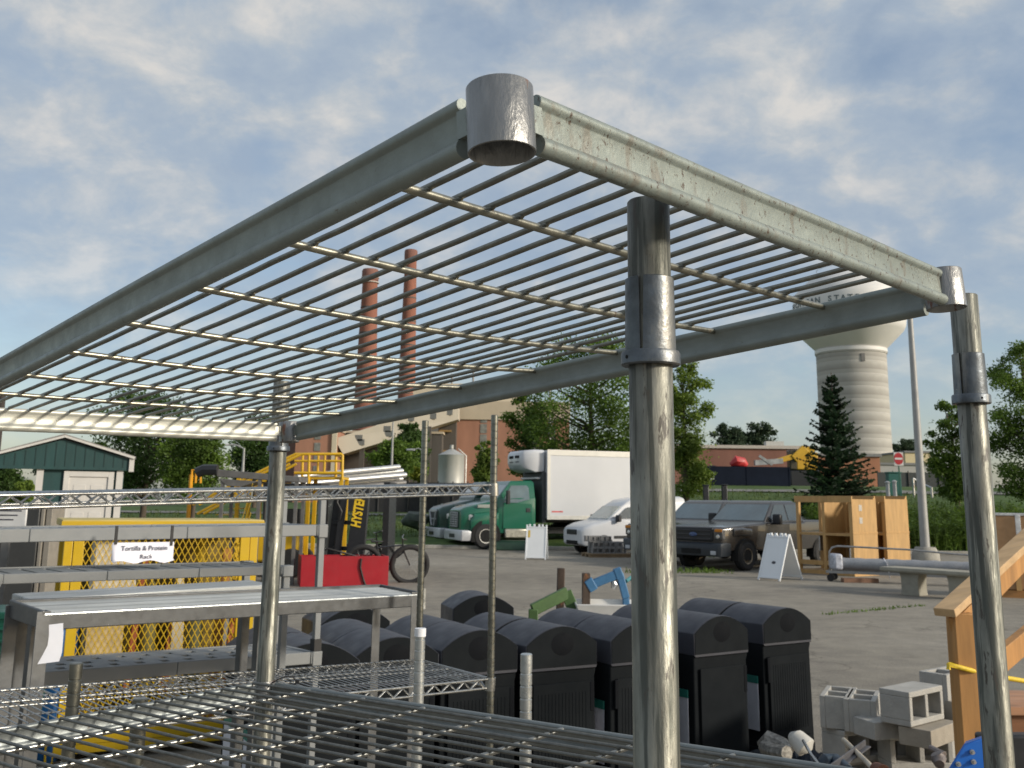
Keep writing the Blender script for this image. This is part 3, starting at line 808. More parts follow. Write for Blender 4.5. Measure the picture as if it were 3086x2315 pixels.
h0 = at(2040, 1324, YP - .05) - o3; h1 = at(2330, 1062, YP + 1.0) - o3
MB().bar(h0, h1, .09, .034).build('cap_rail', WOODL, rl, 30, .003)
MB().bar(h0 + V(.05,.03,-.065), h1 + V(.0,.03,-.065), .04, .085).build('top_rail', WOOD, rl, 30, .003)
h2 = at(2085, 1490, YP + .05) - o3; h3 = at(2330, 1286, YP + 1.0) - o3
MB().bar(h2, h3, .04, .10).build('lower_rail', WOOD, rl, 30, .003)
YEL = mat('yellow_rope', (.72, .50, .03), .6, 0, .2, 60)
r0 = at(2049, 1436, YP - .06); mb = MB()
mb.tube([at(2049, 1446, YP - .06), r0, at(2070, 1441, YP - .062), at(2096, 1448, YP - .05), at(2130, 1456, YP), at(2175, 1465, YP + .05), at(2300, 1486, YP + .2)], .010, 8)
mb.tube([at(2049, 1436, YP - .055), at(2068, 1434, YP + .06), at(2098, 1439, YP + .062), at(2140, 1452, YP + .05)], .009, 8)
tag(mb.build('rope', YEL, None, 60), 'bright yellow rope looped round the wooden handrail post', 'rope')
BLUE = mat('blue_paint', (.012, .115, .46), .35, 0, .08, 8, (1,1,1), 0, None, .08, (16, .72, (.03,.16,.5)))
STEEL = mat('bare_steel', (.50,.50,.50), .35, .8, .15, 20)
BLACKP = mat('black_paint', (.014,.015,.018), .45, 0, .2, 8)
bm0 = at(2120, 1640, 3.55); bmx = thing('blue_machine', 'bright blue steel machine cover with bolts, cut by the bottom edge', 'machine', (bm0.x, bm0.y, 0))
A3 = lambda x, y, Y=3.55: at(x, y, Y) - Vector((bm0.x, bm0.y, 0))
fr = [A3(2048, 1662), A3(2082, 1608), A3(2140, 1588), A3(2156, 1600), A3(2150, 1760), A3(2040, 1760)]
mb = MB(); nn = len(fr); bk = [p + V(.03, .05, 0) for p in fr]
mb.add(fr + bk, [tuple(range(nn)), tuple(reversed(range(nn, 2*nn)))] + [(i, i+nn, (i+1) % nn + nn, (i+1) % nn) for i in range(nn)])
cv = mb.build('cover', BLUE, bmx, 30, .006)
for (x, y) in ((2099, 1624), (2102, 1645), (2069, 1650)):
    p = A3(x, y); MB().tube([p + V(0,.01,0), p + V(-.001,-.008,0)], .0085, 8).tube([p + V(0,-.008,0), p + V(0,-.016,0)], .005, 8).build('bolt', STEEL, cv, 30)
MB().box(.05, .42, .10, .16, .0, bm0.z + .055).build('panel', BLACKP, bmx, 30, .01)
for (x, y, r) in ((2186, 1640, .016), (2184, 1622, .008)):
    p = A3(x, y, 3.70); MB().tube([p + V(0,.02,0), p + V(0,-.012,0)], r, 12).build('gauge', STEEL, bmx, 30)
tp = at(2200, 1545, 4.6)
wt = thing('wooden_step', 'reddish brown wooden step board beside the right rack post at the frame edge', 'step', (tp.x, tp.y, 0))
MB().box(-.10, .9, -.02, .4, tp.z + .0, tp.z + .035).build('tread', mat('red_wood', (.42,.22,.12), .6, 0, .2, 3, (.7,6,6)), wt, 30, .004)
MB().box(-.08, .9, .0, .04, 0, tp.z - .0).build('riser', BRN, wt, 30, .004)
# scrap on the ground
DKB = mat('dark_blue_tarp', (.015,.022,.035), .5, 0, .4, 5, (1,1,1), .3, 12)
SCG = 'scrap metal and parts heaped by the bins'
def scrap(name, build, label, m):
    o = build.build(name, m, None, 40, .002); return tag(o, label, 'scrap', SCG)
rnd = random.Random(4)
c0 = gnd(1735, 1705)
hp = MB(); nx = 30
vs = []
for j in range(nx+1):
    for i in range(nx+1):
        u, v = i/nx*2-1, j/nx*2-1; r = math.hypot(u, v)
        vs.append((u*.62, v*.45, max(0, (1-r**2))*.17*(.7+.6*rnd.random()) - .01))
hp.add(vs, [(j*(nx+1)+i, j*(nx+1)+i+1, (j+1)*(nx+1)+i+1, (j+1)*(nx+1)+i) for j in range(nx) for i in range(nx)])
o = hp.build('tarp', DKB, None, 30); o.location = (c0.x, c0.y + .25, 0); tag(o, 'crumpled dark tarp heap on the ground below the last black bin', 'tarp')
Q = lambda x, y, Y: at(x, y, Y)
scrap('white_bottle', MB().tube([Q(1712, 1592, 6.2), Q(1722, 1597, 6.15), Q(1742, 1616, 6.1), Q(1746, 1622, 6.1)], [.03,.055,.062,.03], 14), 'white plastic bottle lying on the scrap heap', mat('offwhite_plastic', (.55,.53,.48), .5, 0, .2, 9))
scrap('steel_rod', MB().tube([Q(1735, 1600, 5.9), Q(1752, 1630, 5.6), Q(1776, 1662, 5.5), Q(1790, 1690, 5.4)], .009, 8), 'thin bent bright steel rod on the scrap heap', CHROME)
scrap('angle_iron', MB().bar(Q(1795, 1668, 5.5), Q(1872, 1612, 6.0), .05, .008).bar(Q(1792, 1664, 5.5), Q(1869, 1608, 6.0), .008, .05), 'grey angle iron leaning up toward the cinder blocks', mat('grey_iron', (.10,.10,.11), .5, .3, .2, 10))
scrap('pole', MB().tube([Q(1822, 1598, 6.1), Q(1876, 1650, 5.6), Q(1890, 1668, 5.5)], .014, 8), 'pale thin pole slanting down in front of the cinder blocks', mat('pale_pole', (.45,.40,.32), .5, 0, .2, 10))
scrap('chain_hoist', MB().tube([Q(1640, 1608, 6.6), Q(1660, 1600, 6.55), Q(1690, 1612, 6.5), Q(1710, 1620, 6.4)], [.02,.06,.055,.02], 8).tube([Q(1652, 1614, 6.5), Q(1672, 1624, 6.4), Q(1700, 1628, 6.3)], .045, 8), 'grey ribbed hose bundle at the foot of the last black bin', mat('ribbed_hose', (.22,.21,.19), .6, .3, .6, 40, (1,1,1), .5, 60))
scrap('fitting', MB().tube([Q(2022, 1628, 5.6), Q(2028, 1640, 5.6), Q(2030, 1652, 5.55)], [.03,.04,.025], 10).tube([Q(2010, 1615, 5.7), Q(2040, 1630, 5.6)], .016, 8), 'dark pipe fitting with a pale ball end in front of the wooden post', mat('dirty_steel', (.20,.17,.16), .5, .4, .5, 18))
scrap('tarp_fold', MB().tube([Q(1766, 1662, 5.7), Q(1785, 1654, 5.7), Q(1806, 1652, 5.72), Q(1832, 1664, 5.6)], [.03,.06,.055,.03], 18), 'dark blue crumpled cover on the scrap heap', mat('navy_plastic', (.015,.03,.05), .4, 0, .5, 8, (1,1,1), .5, 14))
scrap('lid', MB().tube([Q(1893, 1662, 5.5), Q(1910, 1668, 5.4)], [.035,.035], 20), 'small rusty tin on the scrap heap', mat('rusty', (.17,.07,.04), .7, .2, .4, 14))

rd = random.Random(9); db = MB()
for _ in range(150):
    p = gnd(1735 + rd.gauss(0, 75), 1650 + rd.random()*50); p = p + V(0, 0, .01 + .06*rd.random()); l = rd.uniform(.015, .09)
    d_ = Vector((rd.gauss(0,1), rd.gauss(0,1), rd.gauss(0,.4))).normalized()*l
    if rd.random() < .5: db.tube([p - d_, p + V(0,0,.01), p + d_], rd.uniform(.003, .009), 6)
    else: db.bar(p - d_*.5, p + d_*.5, rd.uniform(.02, .06), rd.uniform(.002, .01))
tag(db.build('debris', mat('debris_mix', (.22,.20,.18), .5, .3, .9, 5, (1,1,1), .2, 30), None, 40), 'small loose bits of metal strewn over the scrap heap', 'debris', kind='stuff')
# ------------------------------------------------------------------ things behind the bins
RUSTM = mat('rusty_iron', (.055,.038,.028), .75, .2, .5, 12, (1,1,.4), .3, 40, .1, (10, .58, (.22,.095,.04)))
LBLUE = mat('faded_blue_paint', (.045, .14, .27), .5, 0, .15, 14, (1,1,1), .05, 40, .1, (14, .66, (.05,.05,.05)))
GRNP = mat('green_paint', (.06, .12, .035), .6, 0, .2, 10, spots=(12, .62, (.10,.06,.03)))
p = at(1205, 1232, 9.6); MBp = MB().bar((p.x, p.y, 0), (p.x + .03, p.y, p.z + .02), .085, .07); tag(MBp.build('iron_post', RUSTM, None, 30, .008), 'rusty iron upright standing on its own behind the bins', 'post')
ql = at(1264, 1240, 9.2)
lift = thing('blue_hoist', 'faded blue folding hoist arm on a rusty upright behind the bins', 'hoist', (ql.x, ql.y, 0))
rel2 = lambda x, y, Y=9.2: at(x, y, Y) - Vector((ql.x, ql.y, 0))
MB().bar((0, 0, 0), rel2(1266, 1238), .085, .07).build('upright', RUSTM, lift, 30, .006)
am = MB(); am.bar(rel2(1268, 1268), rel2(1284, 1258), .10, .11).bar(rel2(1280, 1262), rel2(1334, 1240), .07, .075).bar(rel2(1328, 1242), rel2(1344, 1236), .08, .1).bar(rel2(1338, 1238), rel2(1352, 1292), .07, .065).bar(rel2(1352, 1292), rel2(1354, 1330), .06, .06)
am.build('arm', LBLUE, lift, 30, .008)
MB().tube([rel2(1352, 1256, 9.4), rel2(1362, 1248, 9.5), rel2(1372, 1262, 9.5), rel2(1374, 1300, 9.5)], .018, 8).build('brace', mat('teal_paint', (.05,.20,.22), .5), lift, 40)
MB().tube([rel2(1326, 1250), rel2(1328, 1262), rel2(1324, 1272)], [.02,.035,.02], 8).build('latch', STEEL, lift, 40)
gb = MB().bar(at(1150, 1318, 8.9), at(1226, 1280, 9.0), .05, .10).bar(at(1222, 1278, 9.0), at(1240, 1320, 9.0), .05, .10).bar((at(1150, 1318, 8.9).x, at(1150,1318,8.9).y, 0), at(1152, 1316, 8.9), .08, .08)
tag(gb.build('steel_trestle', GRNP, None, 30, .006), 'chipped green angle frame behind the bins, below the rusty upright', 'frame')
WHP = mat('white_tub', (.62,.61,.58), .5, 0, .08, 6)
p = at(1325, 1302, 9.0)
tub = thing('white_sink', 'white moulded basin behind the bins between the hoist and the near rack post', 'basin', (p.x, p.y, 0))
MB().loft([[(-.34*s_, -.25*s_, z), (.50*s_, -.25*s_, z), (.50*s_, .25*s_, z), (-.34*s_, .25*s_, z)] for z, s_ in ((0, .6), (.3, .7), (p.z - .04, .96), (p.z, 1.0), (p.z + .01, .97), (p.z - .05, .88))]).build('bowl', WHP, tub, 40, .02)
MB().tube([(.47, .0, p.z), (.47, 0, p.z + .06)], [.018,.028], 12).build('knob', WHP, tub, 40)
# ------------------------------------------------------------------ vehicles
GLASS = mat('vehicle_glass', (.035,.05,.055), .08, 0, .1, 3, spec=.9, coat=.6)
GLASSL = mat('windscreen_glass', (.10,.14,.15), .06, 0, .3, 1.2, spec=1.0, coat=.8)
TYRE = mat('tyre_rubber', (.016,.016,.017), .8, 0, .2, 20)
RIMW = mat('white_rim', (.62,.60,.55), .5, 0, .1, 9, spots=(9, .66, (.3,.2,.12)))
RIMG = mat('worn_alloy', (.38,.32,.24), .4, .6, .3, 12)
TGRN = mat('green_paint_truck', (.006,.105,.058), .25, 0, .02, 1, rvar=.02, spec=.6, coat=.5)
TGRD = mat('dark_green_paint', (.005,.045,.032), .3, 0, .02, 1, rvar=.02, coat=.4)
VWHITE = mat('white_vehicle_paint', (.56,.57,.59), .3, 0, .02, 1, rvar=.02, spec=.5, coat=.3)
SILV = mat('silver_bumper', (.50,.51,.53), .4, .3, .08, 4)
PICK = mat('grey_brown_paint', (.030,.028,.027), .24, .05, .02, 1, rvar=.02, spec=.7, coat=.6)
BOXW = mat('box_panel', (.58,.59,.61), .45, 0, .03, .8)
def sect(x, w_, zb, zt, r, n=5):
    """one body cross-section: flat sides, rounded shoulders"""
    pts = [(x, -w_*.97, zb), (x, w_*.97, zb), (x, w_, zb + (zt-zb)*.35), (x, w_, zt - r)]
    for i in range(1, n):
        a = math.pi/2*i/n; pts.append((x, w_ - r*1.2*(1-math.cos(a)), zt - r + r*math.sin(a)))
    pts.append((x, w_ - r*1.2, zt))
    pts.append((x, -(w_ - r*1.2), zt))
    for i in range(n-1, 0, -1):
        a = math.pi/2*i/n; pts.append((x, -(w_ - r*1.2*(1-math.cos(a))), zt - r + r*math.sin(a)))
    pts += [(x, -w_, zt - r), (x, -w_, zb + (zt-zb)*.35)]
    return pts
def body(secs): return MB().loft([sect(*s) for s in secs])
def wheel(t, x, y, r, wd, rim, side):
    o = MB().lathe([(r*.55, -wd/2), (r*.88, -wd/2), (r, -wd*.32), (r, wd*.32), (r*.88, wd/2), (r*.55, wd/2), (r*.55, -wd/2)], 28, (x, y, r), 'y').build('wheel', TYRE, t, 40)
    q = MB().lathe([(.001, side*wd*.30), (r*.16, side*wd*.36), (r*.20, side*wd*.22), (r*.42, side*wd*.14), (r*.50, side*wd*.46), (r*.56, side*wd*.48), (r*.57, side*wd*.30), (r*.56, 0)], 28, (x, y, r), 'y').build('rim', rim, o, 40)
    h = MB()
    for k in range(8):
        a = math.pi*2*k/8; h.tube([(x + r*.33*math.cos(a), y + side*wd*.16, r + r*.33*math.sin(a)), (x + r*.33*math.cos(a), y + side*wd*.21, r + r*.33*math.sin(a))], r*.055, 8)
    h.build('rim_hole', HOLE, q, 40)
def arch(t, x, y, r, side, m=None):
    n = 18; vs = []
    pts = [(x + r*math.cos(math.pi*i/n), r*.86 + r*math.sin(math.pi*i/n)) for i in range(n+1)] + [(x - r, .28), (x + r, .28)]
    mb = MB().prism(pts, 'y', y + side*.004, y - side*.25)
    return mb.build('wheel_arch', m or HOLE, t, 30)
def pane(t, name, pts, m, nrm, th=.012, par=None):
    nrm = Vector(nrm).normalized(); a = [Vector(p) + nrm*th for p in pts]; b_ = [Vector(p) - nrm*.02 for p in pts]; n = len(pts)
    return MB().add(a + b_, [tuple(range(n)), tuple(reversed(range(n, 2*n)))] + [(i, i+n, (i+1) % n+n, (i+1) % n) for i in range(n)]).build(name, m, par or t, 0)
def truck(loc, heading, paint, label, box=True, grille='bars'):
    """x forward from the front bumper (x=0), left side is +y"""
    t = thing('truck', label, 'truck', (loc[0], loc[1], loc[2] if len(loc) > 2 else 0), heading, 'green trucks parked at the back')
    bd_ = body([(-.10, .82, .62, 1.48, .22), (-.25, .92, .60, 1.58, .24), (-.8, 1.0, .60, 1.72, .22), (-1.55, 1.04, .60, 1.90, .16)]).build('hood', paint, t, 40, .02)
    body([(-.42, 1.12, .70, 1.20, .22), (-.55, 1.17, .66, 1.36, .18), (-1.05, 1.18, .66, 1.42, .16), (-1.55, 1.16, .66, 1.42, .14)]).build('fender', paint, t, 40, .02)
    cab = body([(-1.50, 1.08, .72, 1.92, .04), (-1.56, 1.12, .60, 1.95, .04), (-3.05, 1.14, .60, 2.0, .04), (-3.10, 1.10, .62, 1.98, .05)]).build('cab', paint, t, 40, .015)
    MB().loft([[(-1.50, -1.09, 1.93), (-1.50, 1.09, 1.93), (-3.08, 1.11, 1.96), (-3.08, -1.11, 1.96)], [(-2.0, -.98, 2.52), (-2.0, .98, 2.52), (-3.06, 1.0, 2.56), (-3.06, -1.0, 2.56)], [(-2.12, -.86, 2.63), (-2.12, .86, 2.63), (-3.0, .9, 2.66), (-3.0, -.9, 2.66)]]).build('cab_roof', paint, t, 40, .03)
    pane(t, 'windscreen', [(-1.56, .98, 2.0), (-1.56, -.98, 2.0), (-1.96, -.88, 2.46), (-1.96, .88, 2.46)], GLASSL, (.76, 0, .65))
    for s_ in (1, -1):
        f = lambda z: s_*(1.105 - (z-1.95)*.19)
        P = [(x, f(z), z) for x, z in ((-1.74, 1.78), (-1.80, 1.98), (-2.08, 2.44), (-2.74, 2.46), (-2.82, 2.36), (-2.82, 1.92), (-2.30, 1.78))]
        P = [(x, s_*1.145 if z < 1.95 else y, z) for x, y, z in P]
        if s_ < 0: P = P[::-1]
        d_ = MB().box(-2.94, -1.72, s_*1.135 - .01, s_*1.135 + .012, .78, 1.76).build('door', paint, t, 30, .02)
        pane(t, 'side_window', P, GLASSL if s_ > 0 else GLASS, (0, s_, .15), .012, d_)
        MB().box(-2.86, -2.68, s_*1.15 - .008, s_*1.15 + .02, 1.42, 1.58).build('door_handle', BLACKP, d_, 30, .008)
        MB().box(-1.90, -1.78, s_*1.36 - .09, s_*1.36 + .09, 1.72, 2.25).bar((-1.84, s_*1.1, 1.9), (-1.84, s_*1.32, 1.9), .03, .03).build('mirror', BLACKP, t, 30, .03)
        MB().lathe([(.0, 0), (.09, .0), (.12, -.02)], 18, (0,0,0), 'x', M=Matrix.Translation((-.40, s_*.96, 1.20)) @ Matrix.Rotation(rad(s_*42), 4, 'Z') @ Matrix.Diagonal((1, 1.7, .9, 1))).build('headlight', mat('headlight', (.72,.70,.66), .12, 0, .2, 10, spec=.9), t, 40)
        MB().box(-1.25, -.70, s_*1.03 - .06, s_*1.03 + .008, 1.56, 1.70).build('hood_vent', mat('vent_mesh', (.25,.27,.25), .5, .3, .2, 30), bd_, 30, .02)
        MB().box(-2.85, -1.80, s_*.98 - .20, s_*.98 + .20, .42, .78).build('fuel_step', mat('step_alloy', (.48,.46,.38), .35, .7, .2, 8), t, 30, .05)
        arch(t, -1.02, s_*1.172, .60, s_)
        wheel(t, -1.02, s_*1.05, .50, .30, RIMW, s_)
        for q in (-.17, .17): wheel(t, -6.35, s_*1.0 + q*s_ - .1*s_, .50, .26, RIMW, s_)
    g = MB().box(-.14, -.06, -.52, .52, .78, 1.42); gr = g.build('grille', mat('grille_dark', (.03,.035,.035), .5), t, 30, .03)
    b2 = MB()
    if grille == 'bars':
        for i in range(7): b2.box(-.075, -.045, -.48, .48, .84 + i*.085, .865 + i*.085)
        for i in range(5): b2.box(-.07, -.05, -.48 + i*.235, -.46 + i*.235, .82, 1.40)
    else:
        for i in range(2): b2.bar((-.06, -.50 + i*1.0, 1.42), (-.06, -.16 + i*.32, .80), .10, .05)
        b2.box(-.075, -.045, -.5, .5, 1.36, 1.46); b2.box(-.075, -.045, -.45, .45, 1.05, 1.10)
    b2.build('grille_bar', SILV, gr, 30, .008)
    bp = body([(.0, 1.10, .34, .68, .06), (-.05, 1.16, .32, .72, .06), (-.30, 1.19, .32, .72, .05), (-.45, 1.15, .34, .68, .05)]).build('bumper', SILV, t, 40, .02)
    MB().box(-.02, .012, -.35, .35, .42, .56).build('bumper_slot', BLACKP, bp, 30)
    MB().box(-7.4, -.5, -.45, .45, .58, .82).build('chassis', BLACKP, t, 30)
    if box:
        bx = MB().box(-8.4, -3.55, -1.27, 1.27, 1.18, 3.86).build('cargo_box', BOXW, t, 30, .02)
        tr_ = MB()
        for s_ in (1, -1):
            tr_.box(-8.4, -3.52, s_*1.275 - .012, s_*1.275 + .012, 3.66, 3.89).box(-8.4, -3.52, s_*1.275 - .012, s_*1.275 + .012, 1.14, 1.30)
            tr_.box(-3.66, -3.52, s_*1.275 - .013, s_*1.275 + .013, 1.30, 3.66)
        tr_.build('edge_rail', mat('alloy_rail', (.62,.61,.57), .4, .3, .05, 4), bx, 30, .006)
        MB().box(-4.2, -3.72, 1.271, 1.277, 1.42, 1.48).build('marker_tape', mat('red_white_tape', (.55,.12,.12), .5, 0, .8, 6, (1,1,1)), bx, 30)
        MB().box(-3.55, -3.38, -1.1, 1.1, 1.0, 3.0).build('bulkhead', mat('dark_frame', (.05,.055,.055), .6), t, 30, .02)
        ru = MB().loft([[(-3.50, y, z) for y, z in ((-1.02,3.02),(1.02,3.02),(1.05,3.3),(1.05,3.78),(.95,3.88),(-.95,3.88),(-1.05,3.78),(-1.05,3.3))],
                        [(-3.12, y, z) for y, z in ((-1.0,2.98),(1.0,2.98),(1.03,3.3),(1.03,3.78),(.93,3.89),(-.93,3.89),(-1.03,3.78),(-1.03,3.3))],
                        [(-2.70, y, z) for y, z in ((-.86,3.14),(.86,3.14),(.93,3.35),(.93,3.72),(.83,3.85),(-.83,3.85),(-.93,3.72),(-.93,3.35))],
                        [(-2.58, y, z) for y, z in ((-.72,3.28),(.72,3.28),(.80,3.42),(.80,3.62),(.70,3.76),(-.70,3.76),(-.80,3.62),(-.80,3.42))]]).build('cooling_unit', VWHITE, t, 50, .03)
        gq = MB()
        for y in (-.34, .34): gq.box(-2.60, -2.56, y-.24, y+.24, 3.55, 3.66).box(-2.62, -2.575, y-.22, y+.22, 3.38, 3.42)
        gq.build('unit_grille', HOLE, ru, 30, .01)
        MB().box(-3.40, -3.2, -.9, .9, 2.72, 2.80).box(-3.45, -3.40, -.85, -.5, 2.0, 2.75).build('wind_bar', VWHITE, t, 30, .02)
    else:
        MB().box(-7.4, -3.3, -1.2, 1.2, .95, 1.15).box(-3.35, -3.25, -1.15, 1.15, 1.15, 2.1).build('flat_deck', BLACKP, t, 30, .02)
    return t
def pt(px, py, Y): p = at(px, py, Y); return (p.x, p.y, 0)
th = rad(20); fwd = lambda a: Vector((-math.cos(a), -math.sin(a), 0)); lft = lambda a: Vector((math.sin(a), -math.cos(a), 0))
hd = lambda a: math.pi + a
# wheel centre of the front truck sits 1.02 m behind its bumper, 1.0 m to the left
def place(px, py, dx, dy, a, Y=None):
    g_ = gnd(px, py) if Y is None else at(px, py, Y); g_.z = 0
    return g_ - fwd(a)*dx - lft(a)*dy
o = place(1049, 1187, -1.02, 1.15, th); truck(o, hd(th), TGRN, 'bright green box truck with white cargo box and cooling unit over the cab')
o2 = o + Vector((-1.03, 2.82, 0)); truck(o2, hd(th), TGRD, 'darker green truck with chrome grille half hidden behind the bright green one', False, 'vee')

def pickup(loc, heading, label):
    t = thing('pickup_truck', label, 'pickup truck', loc, heading, 'grey brown pickup trucks parked side by side')
    bd_ = body([(.0, .93, .62, 1.10, .06), (-.10, .99, .55, 1.20, .07), (-1.95, 1.0, .55, 1.32, .08), (-2.05, 1.0, .52, 1.33, .05), (-4.1, 1.0, .52, 1.32, .05), (-4.2, 1.0, .52, 1.36, .04), (-6.2, 1.0, .60, 1.36, .04), (-6.3, .98, .62, 1.34, .04)]).build('body', PICK, t, 40, .02)
    body([(-.45, 1.06, .95, 1.16, .06), (-.9, 1.08, .95, 1.18, .06), (-1.35, 1.04, .95, 1.15, .06)]).build('fender', PICK, t, 40, .02)
    MB().loft([[(-2.02, -.97, 1.30), (-2.02, .97, 1.30), (-4.16, .97, 1.32), (-4.16, -.97, 1.32)], [(-2.68, -.80, 1.86), (-2.68, .80, 1.86), (-4.02, .80, 1.88), (-4.02, -.80, 1.88)], [(-2.85, -.70, 1.945), (-2.85, .70, 1.945), (-3.9, .70, 1.95), (-3.9, -.70, 1.95)]]).build('cab', PICK, t, 40, .03)
    MB().box(-6.15, -4.25, -.85, .85, 1.2, 1.365).build('cargo_bed', BLACKP, t, 30)
    pane(t, 'windscreen', [(-2.10, .90, 1.36), (-2.10, -.90, 1.36), (-2.64, -.77, 1.82), (-2.64, .77, 1.82)], GLASSL, (.65, 0, .76))
    for s_ in (1, -1):
        f = lambda z: s_*(.975 - (z-1.30)*.30)
        W1 = [(x, f(z), z) for x, z in ((-2.32, 1.37), (-2.78, 1.82), (-3.25, 1.83), (-3.25, 1.37))]; W2_ = [(x, f(z), z) for x, z in ((-3.33, 1.37), (-3.33, 1.83), (-3.92, 1.84), (-4.06, 1.37))]
        d_ = MB().box(-3.30, -2.20, s_*1.0 - .01, s_*1.0 + .006, .62, 1.28).build('door', PICK, t, 30, .015)
        for W_ in (W1, W2_): pane(t, 'side_window', W_ if s_ > 0 else W_[::-1], GLASS, (0, s_, .3), .010, d_)
        MB().box(-2.56, -2.40, s_*1.16 - .16, s_*1.16 + .10, 1.26, 1.56).build('mirror', BLACKP, t, 30, .04)
        hl = MB().box(-.20, .02, s_*.83 - .14, s_*.83 + .16, .86, 1.16).build('headlight', mat('lamp_lens', (.10,.10,.10), .12, 0, .3, 8, spec=.9), t, 30, .03)
        MB().box(-.18, .028, s_*.85 - .13, s_*.85 + .13, 1.06, 1.15).build('indicator', mat('amber_lens', (.55,.20,.02), .2), hl, 30, .02)
        MB().lathe([(.0, .045), (.045, .042), (.06, .02)], 14, (0,0,0), 'x', M=Matrix.Translation((0, s_*.83, .94))).build('lamp', mat('lamp_reflector', (.7,.7,.68), .15, .5), hl, 40)
        arch(t, -1.0, s_*1.085, .47, s_); wheel(t, -1.0, s_*.98, .40, .26, RIMG, s_)
        arch(t, -5.0, s_*1.005, .46, s_); wheel(t, -5.0, s_*.90, .40, .26, RIMG, s_)
    g = MB().box(-.06, .03, -.66, .66, .80, 1.18).build('grille', BLACKP, t, 30, .03)
    b2 = MB()
    for z in (.87, .985, 1.10): b2.box(.02, .05, -.60, .60, z-.02, z+.02)
    b2.build('grille_bar', mat('grille_bar_grey', (.05,.05,.055), .4, .3), g, 30, .006)
    MB().lathe([(.0, .075), (.08, .07), (.11, .05)], 20, (0,0,0), 'x', M=Matrix.Translation((0, 0, .985)) @ Matrix.Diagonal((1, 1.25, .55, 1))).build('emblem', mat('blue_oval_emblem', (.06,.10,.22), .3, 0, .5, 20), g, 40)
    bp = body([(.16, .92, .42, .72, .05), (.10, .99, .40, .76, .05), (-.15, 1.01, .40, .78, .04), (-.35, 1.0, .42, .76, .04)]).build('bumper', mat('dark_bumper', (.018,.024,.032), .4), t, 40, .02)
    MB().box(.10, .168, -.34, .34, .46, .60).build('bumper_slot', HOLE, bp, 30)
    [MB().box(.08, .165, y_ - .1, y_ + .1, .44, .56).build('fog_lamp', mat('fog_lens', (.45,.47,.5), .2), bp, 30, .02) for y_ in (-.76, .76)]
    return t
ta = rad(42)
o = place(1612, 1233, -1.0, 1.02, ta); pickup(o, hd(ta), 'grey brown pickup truck with black grille directly behind the right sandwich board')
o = o + Vector((-.95, 2.3, 0)); pickup(o, hd(ta), 'grey brown pickup truck on the left, mostly hidden by the near rack post')

def van(loc, heading, label):
    t = thing('van', label, 'van', loc, heading)
    body([(.02, .72, .40, .88, .10), (-.10, .83, .32, .98, .14), (-.40, .88, .30, 1.10, .14), (-1.0, .90, .30, 1.22, .10), (-1.1, .90, .28, 1.25, .06), (-4.2, .90, .30, 1.25, .06), (-4.28, .88, .32, 1.2, .06)]).build('body', VWHITE, t, 40, .03)
    MB().loft([[(-.95, -.84, 1.20), (-.95, .84, 1.20), (-4.28, .88, 1.22), (-4.28, -.88, 1.22)], [(-1.62, -.72, 1.72), (-1.62, .72, 1.72), (-4.26, .80, 1.80), (-4.26, -.80, 1.80)], [(-1.95, -.66, 1.92), (-1.95, .66, 1.92), (-4.2, .74, 2.02), (-4.2, -.74, 2.02)], [(-2.5, -.5, 2.03), (-2.5, .5, 2.03), (-4.1, .6, 2.08), (-4.1, -.6, 2.08)]]).build('cab', VWHITE, t, 50, .04)
    pane(t, 'windscreen', [(-1.02, .76, 1.26), (-1.02, -.76, 1.26), (-1.58, -.68, 1.70), (-1.58, .68, 1.70)], mat('bright_windscreen', (.20,.27,.28), .08, 0, .3, 1.5, spec=1.0, coat=.8), (.62, 0, .78))
    for s_ in (1, -1):
        f = lambda z: s_*(.87 - (z-1.22)*.17)
        for W_ in ([(-1.28, 1.28), (-1.78, 1.66), (-1.95, 1.68), (-1.95, 1.28)], [(-2.02, 1.28), (-2.02, 1.68), (-2.62, 1.70), (-2.62, 1.28)]):
            Q_ = [(x, f(z), z) for x, z in W_]; pane(t, 'side_window', Q_ if s_ > 0 else Q_[::-1], GLASS, (0, s_, .17), .01)
        MB().box(-1.42, -1.26, s_*1.0 - .12, s_*1.0 + .10, 1.16, 1.40).build('mirror', BLACKP, t, 30, .04)
        MB().box(-4.1, -1.2, s_*.90 - .01, s_*.90 + .014, .58, .68).build('side_strip', BLACKP, t, 30, .01)
        MB().lathe([(.0, .03), (.10, .0), (.12, -.04)], 16, (0,0,0), 'x', M=Matrix.Translation((-.20, s_*.70, .90)) @ Matrix.Rotation(rad(s_*38), 4, 'Z') @ Matrix.Diagonal((1, 1.5, 1.15, 1))).build('headlight', mat('headlight', (.72,.70,.66), .12), t, 40)
        MB().lathe([(.0, .02), (.07, .0), (.08, -.04)], 14, (0,0,0), 'x', M=Matrix.Translation((-.04, s_*.60, .46)) @ Matrix.Rotation(rad(s_*20), 4, 'Z')).build('fog_lamp', BLACKP, t, 40)
        arch(t, -.80, s_*.902, .38, s_, mat('arch_plastic', (.05,.05,.055), .6)); wheel(t, -.80, s_*.825, .32, .20, RIMG, s_)
        arch(t, -3.5, s_*.902, .38, s_, mat('arch_plastic', (.05,.05,.055), .6)); wheel(t, -3.5, s_*.825, .32, .20, RIMG, s_)
    MB().box(-.06, .05, -.40, .40, .70, .88).build('grille', BLACKP, t, 30, .03)
    MB().box(-.05, .04, -.46, .46, .36, .50).build('lower_grille', HOLE, t, 30, .03)
    return t
tv = rad(22)
o = place(1280, 1184, -.35, .9, tv, 36.0); van(o, hd(tv), 'white compact van with sloping windscreen parked between the box truck and the pickups')

